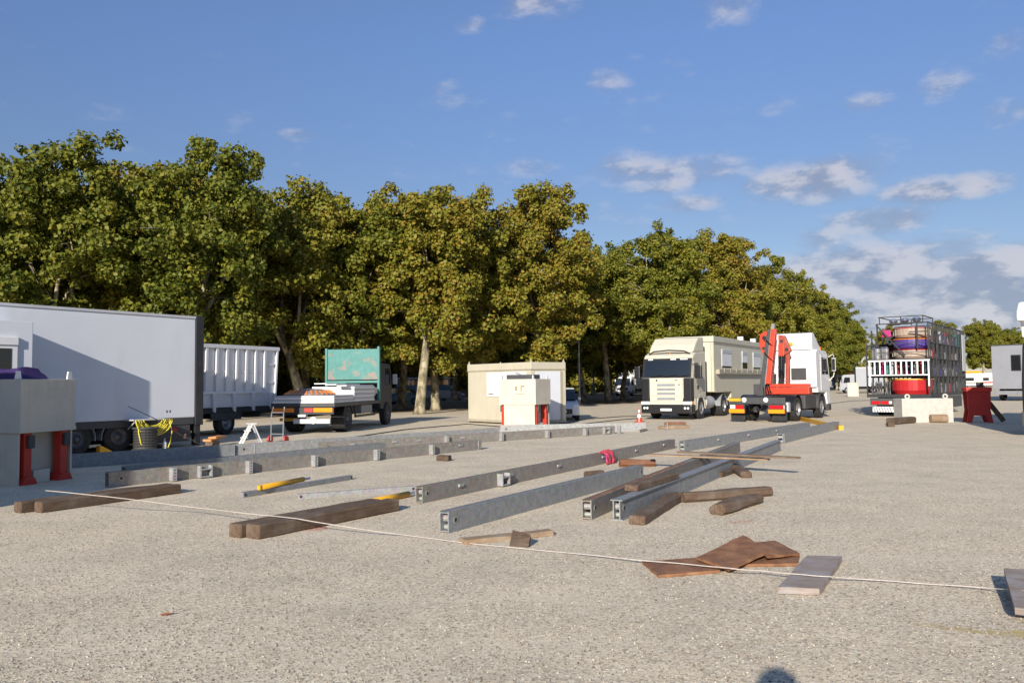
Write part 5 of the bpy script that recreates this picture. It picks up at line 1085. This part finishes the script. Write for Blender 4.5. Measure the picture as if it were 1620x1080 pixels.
fz = vthing('mesh_barrier', 'grey crowd barrier standing in shade beside the minibus', 'barrier', G(738, 637), 85)
box('top_rail', 'light_grey', fz, -2.6, 0, -.02, .02, 1.06, 1.10); box('bottom_rail', 'light_grey', fz, -2.6, 0, -.02, .02, .15, .19)
for i in range(20): x = -2.55+i*.132; box('bar', 'light_grey', fz, x-.01, x+.01, -.01, .01, .19, 1.06)
for x in (-2.4, -.2): box('foot', 'light_grey', fz, x-.03, x+.03, -.3, .3, 0, .149)
# lamp posts
def lamp(label, P, h, kind):
    t = thing('street_lamp', label, 'street lamp', P); MB().tube([(0, 0, 0), (0, 0, .5), (0, 0, h)], [.10, .07, .05], 10).build('post', 'mid_grey', t); MB().lathe([(.14, 0), (.14, .06), (.08, .1)], (0, 0, 0), 'z', 12).build('foot', 'mid_grey', t)
    if kind == 'globe': MB().lathe([(.001, h-.02), (.12, h), (.22, h+.15), (.22, h+.3), (.1, h+.45), (.001, h+.47)], (0, 0, 0), 'z', 12).build('globe', 'lens_white', t, smooth=True)
    else: MB().tube([(0, 0, h), (.3, 0, h+.25), (1.0, 0, h+.3)], .04, 6).build('arm', 'mid_grey', t); box('lantern', 'light_grey', t, .9, 1.5, -.12, .12, h+.22, h+.36, .03)
lamp('slim street lamp with white globe at the edge of the grove', G(937, 624.5), 4.0, 'globe'); lamp('grey lamp post with arm in front of leaning trunks beside the white car', G(917, 642), 7.0, 'arm')
# traffic cone
tc_ = thing('traffic_cone', 'orange and white traffic cone standing before the cream lorry', 'cone', G(1011.5, 668)); box('base', 'red_orange', tc_, -.19, .19, -.19, .19, 0, .035, .01)
for z0, z1, r0, r1, mt in ((.035, .22, .135, .10, 'red_orange'), (.22, .36, .10, .072, 'white_gloss'), (.36, .46, .072, .052, 'red_orange'), (.46, .54, .052, .036, 'white_gloss'), (.54, .64, .036, .02, 'red_orange')): MB().tube([(0, 0, z0), (0, 0, z1)], [r0, r1], 14).build('band', mt, tc_)
# cables on the ground
for lab, pp in (('black cable lying between the flatbed lorry and the site cabin', [(560, 692), (640, 680), (740, 671), (800, 676)]), ('black cable lying between the white car and the cream lorry', [(880, 672), (930, 663), (985, 659), (1060, 658)]), ('black cable lying in front of the white car', [(870, 677), (930, 670), (985, 664), (1010, 662)]), ('black cable lying beyond the crane lorry towards the box van', [(1300, 640), (1350, 634), (1400, 633), (1460, 636)])):
    g0 = G(*pp[0]); tag(MB().tube([G(*p)-g0+Vector((0, 0, .02)) for p in pp], .02, 5).build('ground_cable', 'cable', loc=g0), lab, 'cable')

# ------------------------------------------------------------------ right edge: silver trailer, lorry corner, caravans
st = vthing('silver_trailer', 'silver box trailer with small dark window at the edge of the yard', 'trailer', G(1571, 634), 50, 0, 0)
box('body', 'silver_body', st, 0, 9, -2.5, 0, .95, 4.35, .04); box('roof_edge', 'dark_grey', st, -.02, 9.02, -2.53, .03, 4.35, 4.42); sw = box('window_frame', 'black_frame', st, -.03, -.001, -2.1, -1.4, 2.35, 3.6, .01); box('pane', 'dark_pane', sw, -.036, -.031, -2.04, -1.46, 2.42, 3.53); box('rear_bumper', 'mid_grey', st, -.05, .1, -2.4, -.1, .5, .8, .02)
box('skirt', 'silver_body', st, 2.6, 8.8, -2.48, -2.40, .4, .95)
for x in (1.6, 8.0): wheel(st, x, -2.3, .5, .3, -1); wheel(st, x, -.2, .5, .3, 1)
rails(st, .2, 8.8, .6, .95).location.y = -1.25
el_ = vthing('parked_lorry', 'dark lorry cab with tall white roof fairing at the yard edge', 'lorry', G(1618, 690), 225, 0, -1.22)
cbe = MB().prism([(-.02, .6), (0, 1.6), (-.25, 2.75), (-.6, 3.0), (-2.2, 3.0), (-2.2, .6)], 'y', -1.2, 1.2).build('cab', 'black_plastic', el_, .05); MB().prism(slope(0, 1.65, -.24, 2.7, .006, .012), 'y', -1.05, 1.05).build('windscreen', 'glass', cbe)
MB().prism([(.0, 3.5), (.05, 3.75), (-.25, 4.1), (-2.2, 4.15), (-2.2, 3.0), (-.5, 3.0), (-.4, 3.45)], 'y', -1.26, 1.26).build('roof_fairing', 'white_gloss', el_, .08); box('bumper', 'dark_grey', el_, -.4, .08, -1.22, 1.22, .3, .75, .04); box('cargo_box', 'white_paint', el_, -9.5, -2.4, -1.25, 1.25, 1.0, 4.0, .02); rails(el_, -9.4, -.6, .7, 1.0)
for s in (-1, 1): wheel(el_, -1.4, s*1.05, .52, .3, s); wheel(el_, -6.8, s*1.0, .52, .5, s); box('step', 'dark_grey', el_, -.6, -.1, min(s*1.0, s*1.18), max(s*1.0, s*1.18), .35, .6, .03)
def caravan(label, P, phi, mat, L, H, band):
    t = vthing('caravan', label, 'caravan', P, phi); box('body', mat, t, -L, 0, 0, 2.3, .5, H, .12); box('band', band, t, -L+.1, -.1, -.01, -.001, .9, 1.2); box('window', 'glass', t, -L*.65, -L*.3, -.012, -.001, 1.4, 2.0); box('roof', 'white_rail', t, -L+.2, -.2, .1, 2.2, H, H+.08, .03)
    for y, s in ((.15, -1), (2.15, 1)): wheel(t, -L*.45, y, .32, .22, s)
    box('chassis', 'chassis', t, -L+.3, -.3, .4, 1.9, .36, .5)
caravan('white caravan with beige stripe beyond the red trestle', G(1556, 614), 80, 'white_gloss', 6.5, 2.7, 'cream_dark')
caravan('orange striped caravan right beside the silver trailer', G(1576, 613), 82, 'white_rail', 5, 2.8, 'red_orange')
caravan('yellow topped showman trailer far behind the white caravan', G(1553, 608.5), 82, 'yellow', 8, 4.2, 'orange')
